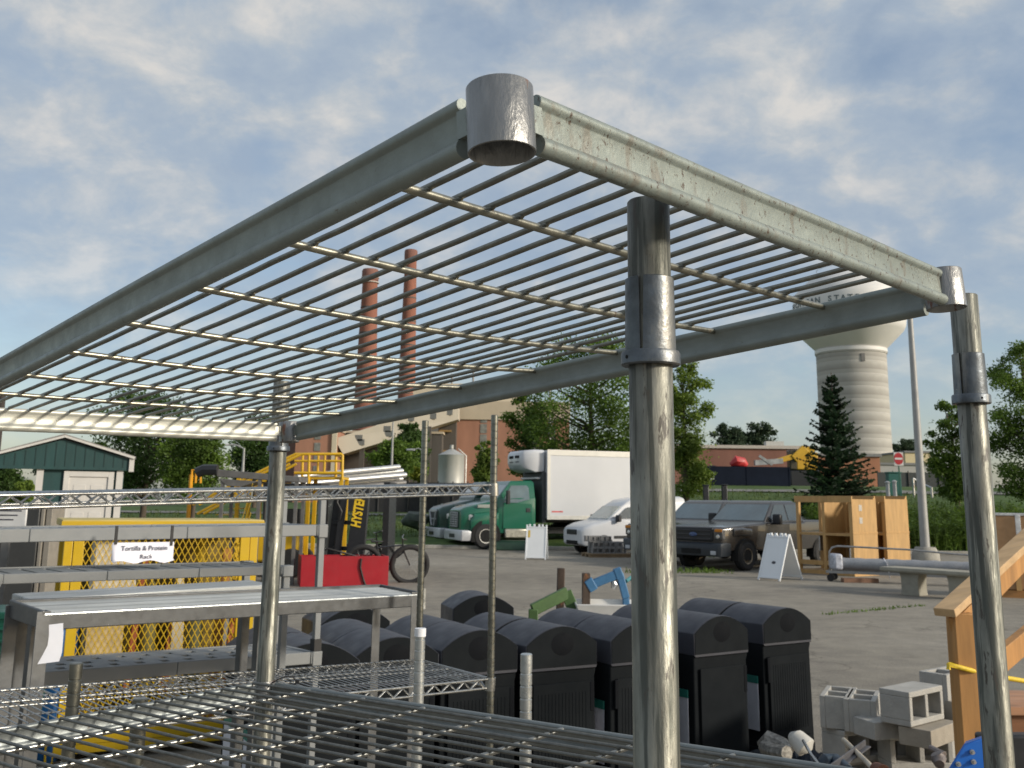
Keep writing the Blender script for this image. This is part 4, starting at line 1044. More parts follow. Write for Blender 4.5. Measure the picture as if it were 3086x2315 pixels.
# ------------------------------------------------------------------ block pallet, sandwich boards
pg = gnd(1312, 1204); pc = Vector((pg.x, pg.y + .3, 0))
pal = thing('pallet', 'wooden pallet under the far stack of concrete blocks in front of the white van', 'pallet', pc, rad(12))
PALW = mat('pallet_wood', (.28,.20,.12), .8, 0, .2, 5)
mb = MB()
for i in range(6): mb.box(-.75, .75, -.5 + i*.18, -.38 + i*.18, .10, .125)
mb.build('deck', PALW, pal, 30)
for y in (-.45, .0, .42): MB().box(-.75, .75, y, y + .08, 0, .098).build('bearer', PALW, pal, 30)
GB2 = 'concrete blocks stacked on the pallet in front of the van'
Mz = Matrix.Rotation(rad(12), 3, 'Z')
for lev, (cx_, nb) in enumerate(((0.0, 3), (.02, 3), (-.12, 2))):
    for row in range(2):
        for i in range(nb):
            off_ = Mz @ Vector((-.42 + i*.41 + cx_, -.28 + row*.42, 0))
            nm = ['bottom', 'middle', 'top'][lev]; rn = ['front', 'rear'][row]; sd_ = (['left', 'centre', 'right'] if nb == 3 else ['left', 'right'])[i]
            block('f', pc + off_ + V(0, 0, .127 + lev*.193), 12, 'x' if row == 0 else 'u', 'grey block in the %s course of the pallet stack, %s row, %s' % (nm, rn, sd_), GB2, mat('far_block', (.22,.215,.21), .9, 0, .14, 9))
WBOARD = mat('white_board', (.72,.74,.76), .45, 0, .03, 3)
WIN = mat('board_inner', (.50,.47,.40), .6, 0, .05, 3)
def aframe(P, ridge, spread, w_, h, s_, label, dx=.0):
    """two hinged moulded panels; P under the ridge centre"""
    e_ = Vector(ridge).normalized(); f_ = Vector(spread).normalized()
    t = thing('sandwich_board', label, 'sign', group='white sandwich boards', mat=Matrix(((e_.x, f_.x, 0, P[0]), (e_.y, f_.y, 0, P[1]), (0,0,1,0), (0,0,0,1))))
    for q in (-1, 1):
        ang = math.atan2(s_/2, h)
        mb = MB(); ln = math.hypot(s_/2, h)
        mb.box(-w_/2 + .03, w_/2 - .03, -.006, .010, .06, ln - .10)
        for x in (-w_/2, w_/2 - .045): mb.box(x, x + .045, -.02, .02, 0, ln - .03)
        mb.box(-w_/2 + .04, w_/2 - .04, -.018, .018, .05, .10); mb.box(-w_/2 + .04, w_/2 - .04, -.018, .018, ln - .13, ln - .09)
        for x in (-.20, -.07, .07, .17): mb.box(x*w_/.6 - .03, x*w_/.6 + .03, -.016, .016, ln - .09, ln - .01)
        o = mb.build('panel', WBOARD, t, 30, .006)
        o.matrix_local = Matrix.Translation((0, q*s_/2, 0)) @ Matrix.Rotation(q*ang, 4, 'X')
        if q < 0: fp = (o, ln)
    return t, fp
P1 = (gnd(1164, 1211) + gnd(1168, 1207))/2
t, (po_, ln_) = aframe((P1.x - .1, P1.y + .12, 0), (.985, -.16, 0), (.16, .985, 0), .68, 1.12, .62, 'white sandwich board facing the camera in front of the green truck')
MB().box(-.27, -.20, -.013, -.008, .72, .95).build('sticker', mat('yellow_print', (.60,.42,.08), .5, 0, .3, 40), po_, 30)
P2 = (gnd(1660, 1253) + gnd(1715, 1254))/2
t, (po_, ln_) = aframe((P2.x + .02, P2.y + .15, 0), (.64, -.77, 0), (.77, .64, 0), .66, 1.14, .95, 'white sandwich board seen sideways in front of the pickup and the wooden booths')
MB().lathe([(.0, -.0125), (.05, -.012), (.055, -.008)], 16, (0,0,0), 'y', M=Matrix.Translation((.04, 0, .46)) @ Matrix.Diagonal((1.1, 1, .7, 1))).build('logo', mat('dark_print', (.05,.05,.06), .5), po_, 40)

# ------------------------------------------------------------------ wooden booths
BEAM = mat('booth_timber', (.46,.275,.105), .65, 0, .16, 3, (4,4,.6), .05, 40)
def booth(corner, fr, sd, wd, dp, h, label, open_front=True):
    """corner = front right ground corner; fr points left along the open front, sd points back along the solid side"""
    t = thing('wooden_booth', label, 'booth', group='new wooden booths', mat=Matrix(((fr.x, sd.x, 0, corner.x), (fr.y, sd.y, 0, corner.y), (0,0,1,0), (0,0,0,1))))
    p = MB().box(-.012, .0, .0, dp, .1, h*.53).box(-.012, 0, 0, dp, h*.55, h - .06).build('side_panel', OSB, t, 30, .002)
    MB().box(-.022, .002, -.01, dp + .01, h*.53, h*.55).build('batten', BEAM, p, 30)
    if open_front:
        for z in (h*.66, h*.82):
            MB().box(-.018, -.010, dp*.28, dp*.40, z, z + .16).build('steel_plate', STEEL, p, 30)
    for x in (0.0, wd*.5 - .05, wd - .10):
        MB().box(x + .002, x + .095, -.002, .09, 0, h - .09).build('post', BEAM, t, 30, .003)
        MB().box(x + .002, x + .095, dp - .09, dp - .002, 0, h - .02).build('post', BEAM, t, 30, .003)
    MB().box(-.03, wd + .02, -.03, .015, h - .15, h + .02).build('front_beam', BEAM, t, 30, .003)
    MB().box(0, wd, dp - .05, dp + .0, h - .10, h + .03).build('rear_beam', BEAM, t, 30, .003)
    MB().box(0, wd, .0, dp, h*.50, h*.53).build('counter', OSB, t, 30, .002)
    MB().box(.02, wd*.5 - .05, .0, .045, .24, .36).box(wd*.5 + .06, wd - .1, .0, .045, .24, .36).build('cross_rail', BEAM, t, 30, .003)
    MB().box(0.0, wd*.52, dp - .0, dp + .012, .12, h - .12).build('back_panel', OSB, t, 30, .002)
    MB().box(wd*.52, wd*.535, .1, dp - .1, .12, h - .12).build('partition', OSB, t, 30, .002)
    MB().box(wd*.62, wd*.64, .1, .5, h*.3, h*.5).box(.12, .25, dp*.5, dp*.52, h*.55, h*.62).build('bracket', STEEL, t, 30)
    MB().box(-.0, wd, 0, dp, .0, .10).build('floor', BEAM, t, 30)
    return t
cn = gnd(1847, 1246); sdv = Vector((.80, .60, 0)); frv = Vector((-.60, .80, 0)) if 0 else Vector((-.60, .80, 0)); cn = gnd(1847, 1246)
booth(cn, frv, sdv, 1.80, 1.1, 2.06, 'open wooden booth nearest the sandwich board, with two small steel plates on its side')
cn2 = cn + sdv*1.52; booth(cn2, frv, sdv, 1.80, 1.1, 2.08, 'wooden booth behind the first one, its plain side nearest the light pole', False)

# ------------------------------------------------------------------ cart with fence roll, bench, boxes
GALVC = mat('cart_steel', (.30,.30,.30), .5, .6, .2, 12)
ca = gnd(1785, 1256); cb = gnd(2150, 1272); dv = (cb - ca); clen = dv.length; dv.normalize(); nv = Vector((-dv.y, dv.x, 0))
ct = thing('flat_cart', 'long flat steel cart with a low tube rail in front of the wooden booths', 'cart', mat=Matrix(((dv.x, nv.x, 0, ca.x), (dv.y, nv.y, 0, ca.y), (0,0,1,0), (0,0,0,1))))
MB().box(0, clen, 0, .04, .20, .26).box(0, clen, .66, .70, .20, .26).box(0, .04, .04, .66, .20, .26).box(clen*.5, clen*.5 + .04, .04, .66, .20, .26).build('frame', GALVC, ct, 30)
MB().tube([(.05, .35, .24), (.05, .35, .70), (.12, .35, .80), (.25, .35, .84), (clen*.5, .45, .80), (clen*.8, .55, .72), (clen, .6, .70)], .022, 8).tube([(.55, .35, .24), (.55, .36, .80)], .018, 8).build('tube_rail', GALVC, ct, 40)
for x in (.1, clen - .1):
    for y in (.06, .62): MB().lathe([(.0, -.02), (.09, -.02), (.09, .02), (.0, .02)], 16, (x, y, .09), 'y').box(x-.03, x+.03, y-.03, y+.03, .10, .20).build('caster', BLACKM, ct, 40)
ROLLM = mat('mesh_roll_grey', (.30,.31,.33), .6, .2, .25, 6, (3, 12, 12), .3, 40)
ra = Vector((ca.x, ca.y, 0)) + dv*.18 + nv*.32
rr = MB(); pts = [tuple(ra + dv*(clen - .3)*i/24 + V(0, 0, .42)) for i in range(25)]
rr.tube(pts, [.145 + .008*math.sin(i*2.1) for i in range(25)], 16)
tag(rr.build('fence_roll', ROLLM, None, 40), 'long grey roll of wire mesh lying on the steel cart', 'mesh roll')
sr = ra + dv*1.15
tag(MB().bar(sr + V(0, -.16, .52), sr + V(.05, -.20, .12), .05, .004).tube([sr + V(-.005, -.13, .50), sr + V(0, 0, .575), sr + V(0, .12, .52)], .012, 6).build('tie_strap', PAPER, None, 30), 'white strap tied round the grey mesh roll', 'strap')
tag(MB().box(-.22, .0, -.25, .25, .28, .66, Matrix.Translation(ra - dv*-.12)).build('bag', mat('plastic_bag', (.42,.44,.50), .3, 0, .4, 9, (1,1,1), .4, 20), None, 30, .05), 'shiny grey plastic bag at the left end of the steel cart', 'bag')
tag(MB().box(-.35, .5, -.12, .12, 0, .10, Matrix.Translation(Vector((ca.x, ca.y, 0)) + dv*.7 + nv*.1)).build('timber', mat('old_timber', (.20,.11,.07), .8, 0, .3, 6), None, 30, .004), 'brown timber offcut on the ground under the steel cart', 'timber')
BENC = mat('bench_concrete', (.30,.285,.235), .9, 0, .14, 6, (1,1,1), .3, 40)
ba = gnd(1962, 1287); bb = gnd(2066, 1296)
bv = (bb - ba); bv.normalize(); bn = Vector((-bv.y, bv.x, 0)); blen = (bb - ba).length
bt = thing('concrete_bench', 'weathered concrete bench on two thick legs in front of the steel cart', 'bench', mat=Matrix(((bv.x, bn.x, 0, ba.x), (bv.y, bn.y, 0, ba.y), (0,0,1,0), (0,0,0,1))))
MB().loft([[(-.55, -.06, .46), (blen + .65, -.06, .46), (blen + .65, .50, .46), (-.55, .50, .46)], [(-.58, -.09, .50), (blen + .68, -.09, .50), (blen + .68, .53, .50), (-.58, .53, .50)], [(-.58, -.09, .56), (blen + .68, -.09, .56), (blen + .68, .53, .56), (-.58, .53, .56)]]).build('seat', BENC, bt, 30, .015)
for x in (0, blen):
    MB().loft([[(x - .20*s_, .06, z), (x + .22*s_, .06, z), (x + .22*s_, .40, z), (x - .20*s_, .40, z)] for z, s_ in ((0, 1.0), (.12, .92), (.34, .92), (.46, 1.08))]).build('leg', BENC, bt, 40, .01)
CARD = mat('cardboard', (.34,.20,.10), .8, 0, .12, 5)
bx = gnd(2195, 1292); bw = thing('boxed_pallet', 'shrink wrapped brown cardboard boxes on a pallet at the right edge', 'boxes', (bx.x, bx.y, 0), rad(-18))
hB = (at(2190, 1112, bx.y).z)
MB().box(-.42, .9, .0, 1.0, .16, hB*.55).box(-.40, .88, .02, .98, hB*.56, hB - .02).build('carton', CARD, bw, 30, .02)
MB().box(-.41, .89, .01, .99, hB - .02, hB + .03).box(.1, .2, -.012, .0, hB*.5, hB).build('plastic_wrap', mat('wrap_film', (.60,.60,.60), .2, 0, .3, 8), bw, 30, .03)
MB().box(-.45, .95, 0, 1.05, 0, .15).build('base', mat('pallet_orange', (.40,.20,.07), .8, 0, .2, 5), bw, 30)
MB().box(-.45, -.36, -.03, .05, .15, hB*.62).box(.02, .12, -.05, -.01, .15, hB*.4).build('brace', BEAM, bw, 30)

# ------------------------------------------------------------------ left: yellow cage
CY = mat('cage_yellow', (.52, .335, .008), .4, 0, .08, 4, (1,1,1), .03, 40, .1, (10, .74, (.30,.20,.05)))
ga = gnd(93, 1655); gb_ = gnd(531, 1612)
gv = gb_ - ga; gl = gv.length; gv.normalize(); gn = Vector((-gv.y, gv.x, 0))
HC = at(565, 1123, gb_.y).z
cg = thing('wire_cage', 'yellow steel cage cabinet with diamond mesh door behind the grey shelving', 'cage', mat=Matrix(((gv.x, gn.x, 0, ga.x), (gv.y, gn.y, 0, ga.y), (0,0,1,0), (0,0,0,1))))
DC = .60
for (x, y) in ((0, 0), (gl - .06, 0), (0, DC - .06), (gl - .06, DC - .06)):
    MB().box(x, x + .06, y, y + .05, 0, HC - .05).build('post', CY, cg, 30, .004)
MB().box(.064, .135, -.006, .03, .12, HC - .06).box(gl - .135, gl - .064, -.006, .03, .12, HC - .06).box(.135, gl - .135, -.006, .03, HC - .11, HC - .06).box(.135, gl - .135, -.006, .03, .12, .20).build('door_frame', CY, cg, 30, .003)
MB().box(-.03, gl + .03, -.05, DC + .03, HC - .05, HC).build('roof', mat('cage_top', (.45,.36,.12), .6, 0, .15, 3), cg, 30, .006)
MB().box(-.032, gl + .032, -.055, -.045, HC - .052, HC - .012).build('roof_trim', CY, cg, 30)
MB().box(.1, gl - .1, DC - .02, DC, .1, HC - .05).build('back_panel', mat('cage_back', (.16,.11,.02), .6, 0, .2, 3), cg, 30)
MB().box(.0, gl, .0, DC, .06, .12).build('floor', CY, cg, 30)
mm = MB(); X0, X1, Z0, Z1 = .135, gl - .135, .20, HC - .11
px_, pz_ = .045, .086
def clip(x0, z0, sl):
    # line through (x0,z0) slope sl, clipped to the panel
    pts = []
    for X in (X0, X1):
        z = z0 + sl*(X - x0)
        if Z0 <= z <= Z1: pts.append((X, z))
    for Z in (Z0, Z1):
        x = x0 + (Z - z0)/sl
        if X0 < x < X1: pts.append((x, Z))
    return pts[:2] if len(pts) >= 2 else None
sl = pz_/px_; k = -40
while k*px_*1 < (X1 - X0) + (Z1 - Z0)/sl + 4:
    for s_ in (1, -1):
        c_ = clip(X0 + k*px_, Z0 if s_ > 0 else Z1, sl*s_) if s_ > 0 else clip(X0 + k*px_, Z1, -sl)
        if c_: mm.bar((c_[0][0], .008 + .004*(s_ > 0), c_[0][1]), (c_[1][0], .008 + .004*(s_ > 0), c_[1][1]), .0055, .004, (0, 1, 0))
    k += 1
mm.build('mesh_panel', CY, cg, 0)
ms = MB(); k = 0
for k in range(0, 30):
    for s_ in (1, -1):
        z = .12 + k*.115/1
        a_, b_2 = (.08, z if s_ > 0 else z + .0), (DC - .06, z + (DC - .14)*sl*.5*s_)
        if 0.1 < b_2[1] < HC - .06: ms.bar((gl - .05 + .004*(s_ > 0), a_[0], a_[1]), (gl - .05 + .004*(s_ > 0), b_2[0], b_2[1]), .011, .004, (1, 0, 0))
ms.build('side_mesh', CY, cg, 0)
# what stands in the cage
rnd = random.Random(11)
its = [('carton', (.62,.58,.50), .30, .70, 1.05, 1.52, 'pale carton at upper left inside the yellow cage', 'box'), ('carton', (.55,.42,.22), .28, .62, .62, .98, 'tan carton low at the left inside the yellow cage', 'box'),
       ('board', (.28,.07,.02), .66, .72, .42, 1.4, 'thin rust red board leaning inside the yellow cage', 'board'), ('gas_bottle', (.16,.14,.05), .80, .96, .15, 1.25, 'olive gas bottle on the left inside the yellow cage', 'gas bottle'),
       ('board', (.35,.10,.03), 1.00, 1.08, .40, 1.10, 'red board next to the white sacks inside the yellow cage', 'board'), ('sack', (.55,.50,.40), 1.09, 1.22, .15, 1.30, 'white upright sack in the middle of the yellow cage', 'sack'),
       ('gas_bottle', (.12,.12,.06), 1.26, 1.42, .15, 1.2, 'olive gas bottle right of the white sack inside the yellow cage', 'gas bottle'), ('board', (.30,.14,.03), 1.46, 1.56, .15, 1.45, 'brown board on the right inside the yellow cage', 'board'),
       ('board', (.30,.09,.02), 1.60, 1.68, .2, 1.2, 'rust coloured board at the far right inside the yellow cage', 'board'), ('gas_bottle', (.45,.30,.02), 1.30, 1.42, 1.22, 1.60, 'yellow bottle standing high inside the yellow cage', 'gas bottle')]
for nm, c_, x0, x1, z0, z1, lab, cat_ in its:
    m_ = mat('cage_item_%d' % int(x0*100), c_, .7, 0, .2, 5)
    mb = MB()
    if nm == 'gas_bottle':
        r_ = (x1-x0)/2; mb.lathe([(.001, z0), (r_, z0), (r_, z1 - .16), (r_*.7, z1 - .07), (r_*.25, z1 - .04), (r_*.25, z1), (.001, z1)], 16, ((x0+x1)/2, .35, 0))
    elif nm == 'sack': mb.loft([[(x0 + a, .25 + a, z), (x1 - a, .25 + a, z), (x1 - a, .5 - a, z), (x0 + a, .5 - a, z)] for z, a in ((z0, .02), (z0 + .1, 0), (z1 - .2, .01), (z1, .05))])
    elif nm == 'board': mb.loft([[(x0, .2, z0), (x1, .2, z0), (x1, .24, z0), (x0, .24, z0)], [(x0 + .12, .34, z1), (x1 + .12, .34, z1), (x1 + .12, .38, z1), (x0 + .12, .38, z1)]])
    else: mb.box(x0, x1, .15, .5, z0, z1)
    o = mb.build(nm, m_, None, 40, .006); o.matrix_world = cg.matrix_world @ Matrix.Diagonal((.76, .9, 1, 1)); tag(o, lab, cat_)

# ------------------------------------------------------------------ shed
SHED = mat('teal_siding', (.006, .042, .042), .6, 0, .15, 6, (1,1,.3), .05, 30)
TRIM = mat('white_trim', (.50,.485,.46), .5, 0, .06, 4, spots=(9, .7, (.4,.38,.34)))
ROOFM = mat('grey_shingle', (.20,.19,.18), .85, 0, .2, 10)
YS = 19.0
def P19(x, y, Y=19.0): p = at(x, y, Y); return ((p.x - at(139, 946, 19.0).x)/1.09, p.z)
xl, zl_ = P19(-30, 992); xp, zp = P19(139, 946); xr, zr = P19(291, 990)
XS0 = at(139, 946, YS).x
sh_ = thing('garden_shed', 'dark teal wooden shed with white trim and white door at the left', 'shed', (XS0, YS, 0), rad(25))
wl, wr_ = P19(82, 1000)[0], P19(274, 1000)[0]; zev = P19(200, 1008)[1]
mb = MB().prism([(wl, 0), (wr_, 0), (wr_, zev + .02), (wl, zev + .02)], 'y', 0.12, 3.2); mb.build('wall', SHED, sh_, 30)
g_ = MB().prism([(xl, zl_ - .18), (xr, zr - .22), (xr, zr - .02), (xp, zp - .03), (xl, zl_ - .02)], 'y', .02, .10)
go_ = g_.build('gable', SHED, sh_, 30)
for i in range(16):
    gr_ = MB()
    x = xl + (xr-xl)*i/15; 
    z1_ = zp + (zl_-zp)*(xp-x)/(xp-xl) if x < xp else zp + (zr-zp)*(x-xp)/(xr-xp)
    gr_.box(x-.006, x+.006, .012, .021, min(z1_-.05, zev), z1_ - .05)
    gr_.build('groove', mat('groove_dark', (.003,.02,.02), .7), go_, 0)
MB().bar((xl, -.02, zl_ + .02), (xp + .02, -.02, zp + .03), .10, .04).bar((xp, -.024, zp + .03), (xr + .03, -.024, zr + .02), .10, .04).box(xr - .06, xr + .03, -.03, .06, zr - .24, zr + .02).build('barge_board', TRIM, go_, 30)
MB().add([(xl, -.05, zl_ + .06), (xp, -.05, zp + .075), (xp, 3.4, zp + .075), (xl, 3.4, zl_ + .06), (xr + .05, -.05, zr + .05), (xr + .05, 3.4, zr + .05)], [(0,1,2,3), (1,4,5,2)]).build('roof', ROOFM, sh_, 0).modifiers.new('t', 'SOLIDIFY').thickness = .04
for x0_, x1_ in ((82, 97), (257, 272)):
    a_ = P19(x0_, 1000)[0]; b_2 = P19(x1_, 1000)[0]; MB().box(a_, b_2, .07, .13, 0, zev + .02).build('corner_board', TRIM, sh_, 30)
dl, dr_, dt = P19(139, 1018)[0], P19(250, 1018)[0], P19(190, 1018)[1]
fr_ = MB().box(dl, dl + .10, .06, .125, .15, dt).box(dr_ - .10, dr_, .06, .125, .15, dt).box(dl + .1, dr_ - .1, .06, .125, dt - .10, dt).build('door_frame', TRIM, sh_, 30, .004)
dd = MB().box(dl + .10, dr_ - .10, .09, .125, .15, dt - .10)
do_ = dd.build('door', TRIM, sh_, 30)
pn = MB(); wD = (dr_ - dl - .2)
for i in range(2):
    for z0_, z1_ in ((.3, .95), (1.05, 1.55), (1.65, dt - .25)): pn.box(dl + .1 + wD*(.12 + .44*i), dl + .1 + wD*(.44 + .44*i), .082, .092, z0_, z1_)
pn.build('door_panel', TRIM, do_, 30, .01)
MB().box(dl + .15, dl + .27, .03, .09, 1.18, 1.24).build('handle', STEEL, do_, 30, .01)

# ------------------------------------------------------------------ bikes, red box, forklift, platform
REDP = mat('red_paint', (.30, .006, .014), .45, 0, .08, 2, (1,1,1), .02, 40)
ra_, rb_ = gnd(648, 1268), gnd(838, 1266)
rz_ = at(740, 1203, ra_.y).z
rbx = thing('red_crate', 'large plain red metal crate beside the black bicycle wheel', 'crate', (ra_.x, ra_.y, 0), math.atan2(rb_.y - ra_.y, rb_.x - ra_.x))
RL = (rb_ - ra_).length
MB().box(0, RL, 0, .03, 0, rz_).box(0, RL, .97, 1.0, 0, rz_ - .02).box(0, .03, .03, .97, 0, rz_ - .01).box(RL - .03, RL, .03, .97, 0, rz_ - .01).build('side', REDP, rbx, 30, .006)
MB().box(.03, RL - .03, .03, .97, .05, .10).build('bottom', BLACKP, rbx, 30)
MB().tube([(RL*.68, -.03, rz_ - .05), (RL*.67, -.03, .4), (RL*.71, -.03, .15), (RL*.74, -.03, .02)], .02, 8).tube([(RL*.1, .4, rz_ - .1), (RL*.3, .3, rz_ + .15), (RL*.5, .35, rz_ + .05), (RL*.7, .4, rz_ - .05)], .022, 8).build('hose', BLACKM, rbx, 40)
BLKF = mat('black_frame', (.015,.016,.02), .3, 0, .2, 8, coat=.4)
def bicycle(loc, rz, tilt, label, r=.35, fat=.030):
    t = thing('bicycle', label, 'bicycle', group='dark bicycles by the red crate', mat=Matrix.Translation(loc) @ Matrix.Rotation(rz, 4, 'Z') @ Matrix.Rotation(tilt, 4, 'X'))
    for x in (-.53, .53):
        n = 30; pts = [(x + r*math.cos(2*math.pi*i/n), 0, r + r*math.sin(2*math.pi*i/n)) for i in range(n+1)]
        o = MB().tube(pts, fat, 8, False).build('wheel', TYRE, t, 60)
        MB().tube([(x + (r-.05)*math.cos(2*math.pi*i/n), 0, r + (r-.05)*math.sin(2*math.pi*i/n)) for i in range(n+1)], .012, 6, False).build('rim', BLKF, o, 60)
        sp = MB()
        for k in range(16):
            a = math.pi*2*k/16; sp.tube([(x, .01*(-1)**k, r), (x + (r-.05)*math.cos(a), 0, r + (r-.05)*math.sin(a))], .002, 4)
        sp.build('spokes', STEEL, o, 0)
    f = MB(); bb_, st, hd_ = (-.08, 0, .30), (-.22, 0, .78), (.36, 0, .84)
    for a, b_2 in ((bb_, st), (st, hd_), (bb_, (.40, 0, .70)), (bb_, (-.53, 0, r)), (st, (-.53, 0, r)), (hd_, (.40, 0, .68)), ((.40, .05, .68), (.53, .05, r)), ((.40, -.05, .68), (.53, -.05, r)), (st, (-.25, 0, .90))): f.tube([a, b_2], .019, 8)
    f.build('frame', BLKF, t, 60)
    MB().tube([(.40, -.32, 1.02), (.36, -.18, 1.0), (.345, 0, .99), (.36, .18, 1.0), (.40, .32, 1.02)], .014, 8).tube([(.345, 0, .99), (.36, 0, .84)], .016, 8).build('handlebar', BLKF, t, 60)
    MB().loft([[(-.36, -.07, .90), (-.36, .07, .90), (-.10, .02, .90), (-.10, -.02, .90)], [(-.37, -.075, .94), (-.37, .075, .94), (-.09, .02, .93), (-.09, -.02, .93)]]).build('saddle', BLACKM, t, 40, .01)
    MB().lathe([(.09, -.05), (.09, -.045), (.0, -.045)], 20, (-.08, 0, .30), 'y').bar((-.08, -.06, .30), (.05, -.06, .18), .02, .02).bar((-.08, .06, .30), (-.2, .06, .42), .02, .02).build('crank', STEEL, t, 40)
    return t
g_ = gnd(868, 1269); bicycle(Vector((g_.x - .50, g_.y + 1.2, 0)), rad(12), rad(8), 'dark bicycle with a thick black tyre right of the red crate', .40, .062)
g_ = gnd(785, 1236); bicycle(Vector((g_.x, g_.y, 0)), rad(28), rad(-6), 'dark bicycle behind the red crate with its handlebar towards the mast')
# forklift
FY = mat('forklift_yellow', (.62,.38,.01), .4, 0, .1, 4)
YF = 24.0
fo = at(740, 1200, YF); fk = thing('forklift', 'yellow forklift with a black mast lettered in yellow behind the grey shelving', 'forklift', (fo.x, fo.y, 0))
F3 = lambda x, y, Y=YF: at(x, y, Y) - Vector((fo.x, fo.y, 0))
zt_ = F3(760, 1052).z
a0_, a1_ = F3(745, 1210).x, F3(797, 1210).x
ms_ = MB().loft([[(F3(742, 1215).x, -.05, .1), (F3(783, 1215).x, -.05, .1), (F3(783, 1215).x, .15, .1), (F3(742, 1215).x, .15, .1)], [(F3(770, 1052).x, -.05, zt_), (F3(800, 1052).x, -.05, zt_), (F3(800, 1052).x, .15, zt_), (F3(770, 1052).x, .15, zt_)]])
mo_ = ms_.build('mast', BLACKP, fk, 30, .01)
m2 = MB().bar((F3(705, 1215).x, .5, .1), (F3(726, 1052).x, .5, zt_), .16, .2).bar((F3(722, 1215).x, .1, .1), (F3(745, 1052).x, .1, zt_), .10, .15)
for z in (.7, 1.3, 1.9): m2.bar((F3(712, 1200).x, .3, z), (F3(775, 1200).x, .3, z), .12, .10)
m2.tube([F3(735, 1060), F3(728, 1085) , F3(738, 1105), F3(733, 1125)], .03, 8).build('inner_mast', BLACKP, mo_, 30, .01)
lx = (F3(777, 1105) + F3(768, 1150))/2
upv = (F3(790, 1052) - F3(763, 1215)).normalized()
text('lettering', 'HYSTER', .31, mat('letter_yellow', (.75,.50,.02), .5), mo_, facing(F3(775, 1106) + V(0, -.066, 0), upv, V(-1, 0, 0)) @ Matrix.Diagonal((.66, 1, 1, 1)), extrude=.006, off=.012, align='CENTER', shear=.15)
MB().box(F3(520, 1100).x, F3(640, 1100).x, .5, 1.6, .35, 1.15).build('body', FY, fk, 30, .06)
MB().box(F3(480, 1100).x, F3(520, 1100).x, .5, 1.6, .35, 1.3).build('counterweight', BLACKP, fk, 30, .1)
cgd = MB()
for x in (570, 690):
    for y in (.15, 1.1): cgd.bar((F3(x, 1100).x, y, 1.1), (F3(x - 4, 1100).x, y, 2.15), .06, .06)
cgd.box(F3(562, 1100).x, F3(690, 1100).x, .12, 1.15, 2.15, 2.2).build('overhead_guard', BLACKP, fk, 30)
MB().box(F3(620, 1100).x - .25, F3(620, 1100).x + .25, .4, .9, 1.15, 1.6).build('seat', BLACKM, fk, 30, .06)
for x in (520, 625):
    for y in (.55, 1.6): MB().lathe([(.0, -.12), (.3, -.12), (.34, -.08), (.34, .08), (.3, .12), (.0, .12)], 20, (F3(x, 1100).x, y, .34), 'y').build('wheel', TYRE, fk, 40)
for y in (.3, .8): MB().box(F3(740, 1100).x, F3(740,1100).x + 1.0, y, y + .12, .08, .12).build('fork', BLACKP, fk, 30)
# yellow access platform with handrails
YPL = mat('platform_yellow', (.60,.36,.012), .45, 0, .08, 5)
YY = 25.0
pf = at(690, 1032, YY); pl = thing('access_platform', 'yellow steel access platform with handrails and stair behind the wire rack', 'platform', (pf.x, pf.y, 0))
Y3 = lambda x, y, Y=YY: at(x, y, Y) - Vector((pf.x, pf.y, 0))
mb = MB()
for Yd, dx in ((YY, 0), (YY + 1.0, -14)):
    top_ = [Y3(612 + dx, 1000, Yd), Y3(652 + dx, 981, Yd), Y3(738 + dx, 981, Yd), Y3(740 + dx, 984, Yd), Y3(739 + dx, 1036, Yd)]
    mb.tube(top_[:3] + [top_[3]] + [top_[4]], .035, 8)
    mb.tube([Y3(650 + dx, 996, Yd), Y3(738 + dx, 996, Yd)], .03, 8)
    mb.tube([Y3(650 + dx, 1022, Yd), Y3(738 + dx, 1022, Yd)], .04, 8)
    mb.tube([Y3(668 + dx, 982, Yd), Y3(666 + dx, 1045, Yd)], .035, 8)
    mb.tube([Y3(702 + dx, 982, Yd), Y3(700 + dx, 1022, Yd)], .03, 8)
    mb.tube([Y3(650 + dx, 982, Yd), Y3(430 + dx, 1090, Yd)], .035, 8)
    mb.tube([Y3(640 + dx, 1002, Yd), Y3(440 + dx, 1110, Yd)], .035, 8)
mb.tube([Y3(740, 984), Y3(726, 984, YY + 1)], .035, 8).tube([Y3(739, 1022), Y3(725, 1022, YY + 1)], .035, 8)
mb.build('handrail', YPL, pl, 60)
MB().box(Y3(650,1030).x, Y3(740,1030).x, .05, 1.0, Y3(690,1028).z - .08, Y3(690,1028).z - .02).build('deck', YPL, pl, 30)
for x in (560, 536, 512): MB().bar((Y3(x, 1060).x, .1, 0), (Y3(x, 1060).x, .1, Y3(x, 1062).z + .4), .09, .09).build('leg', YPL, pl, 30)
for x in (665, 735):
    for y in (.1, .95): MB().bar((Y3(x, 1060).x, y, 0), (Y3(x, 1060).x, y, Y3(x, 1030).z), .09, .09).build('leg', YPL, pl, 30)
mb = MB()
for i in range(7):
    q_ = Y3(640, 1030)*(1 - i/7) + Y3(450, 1125)*(i/7); mb.box(q_.x - .14, q_.x + .14, .05, .95, q_.z - .02, q_.z)
mb.build('stair', YPL, pl, 30)
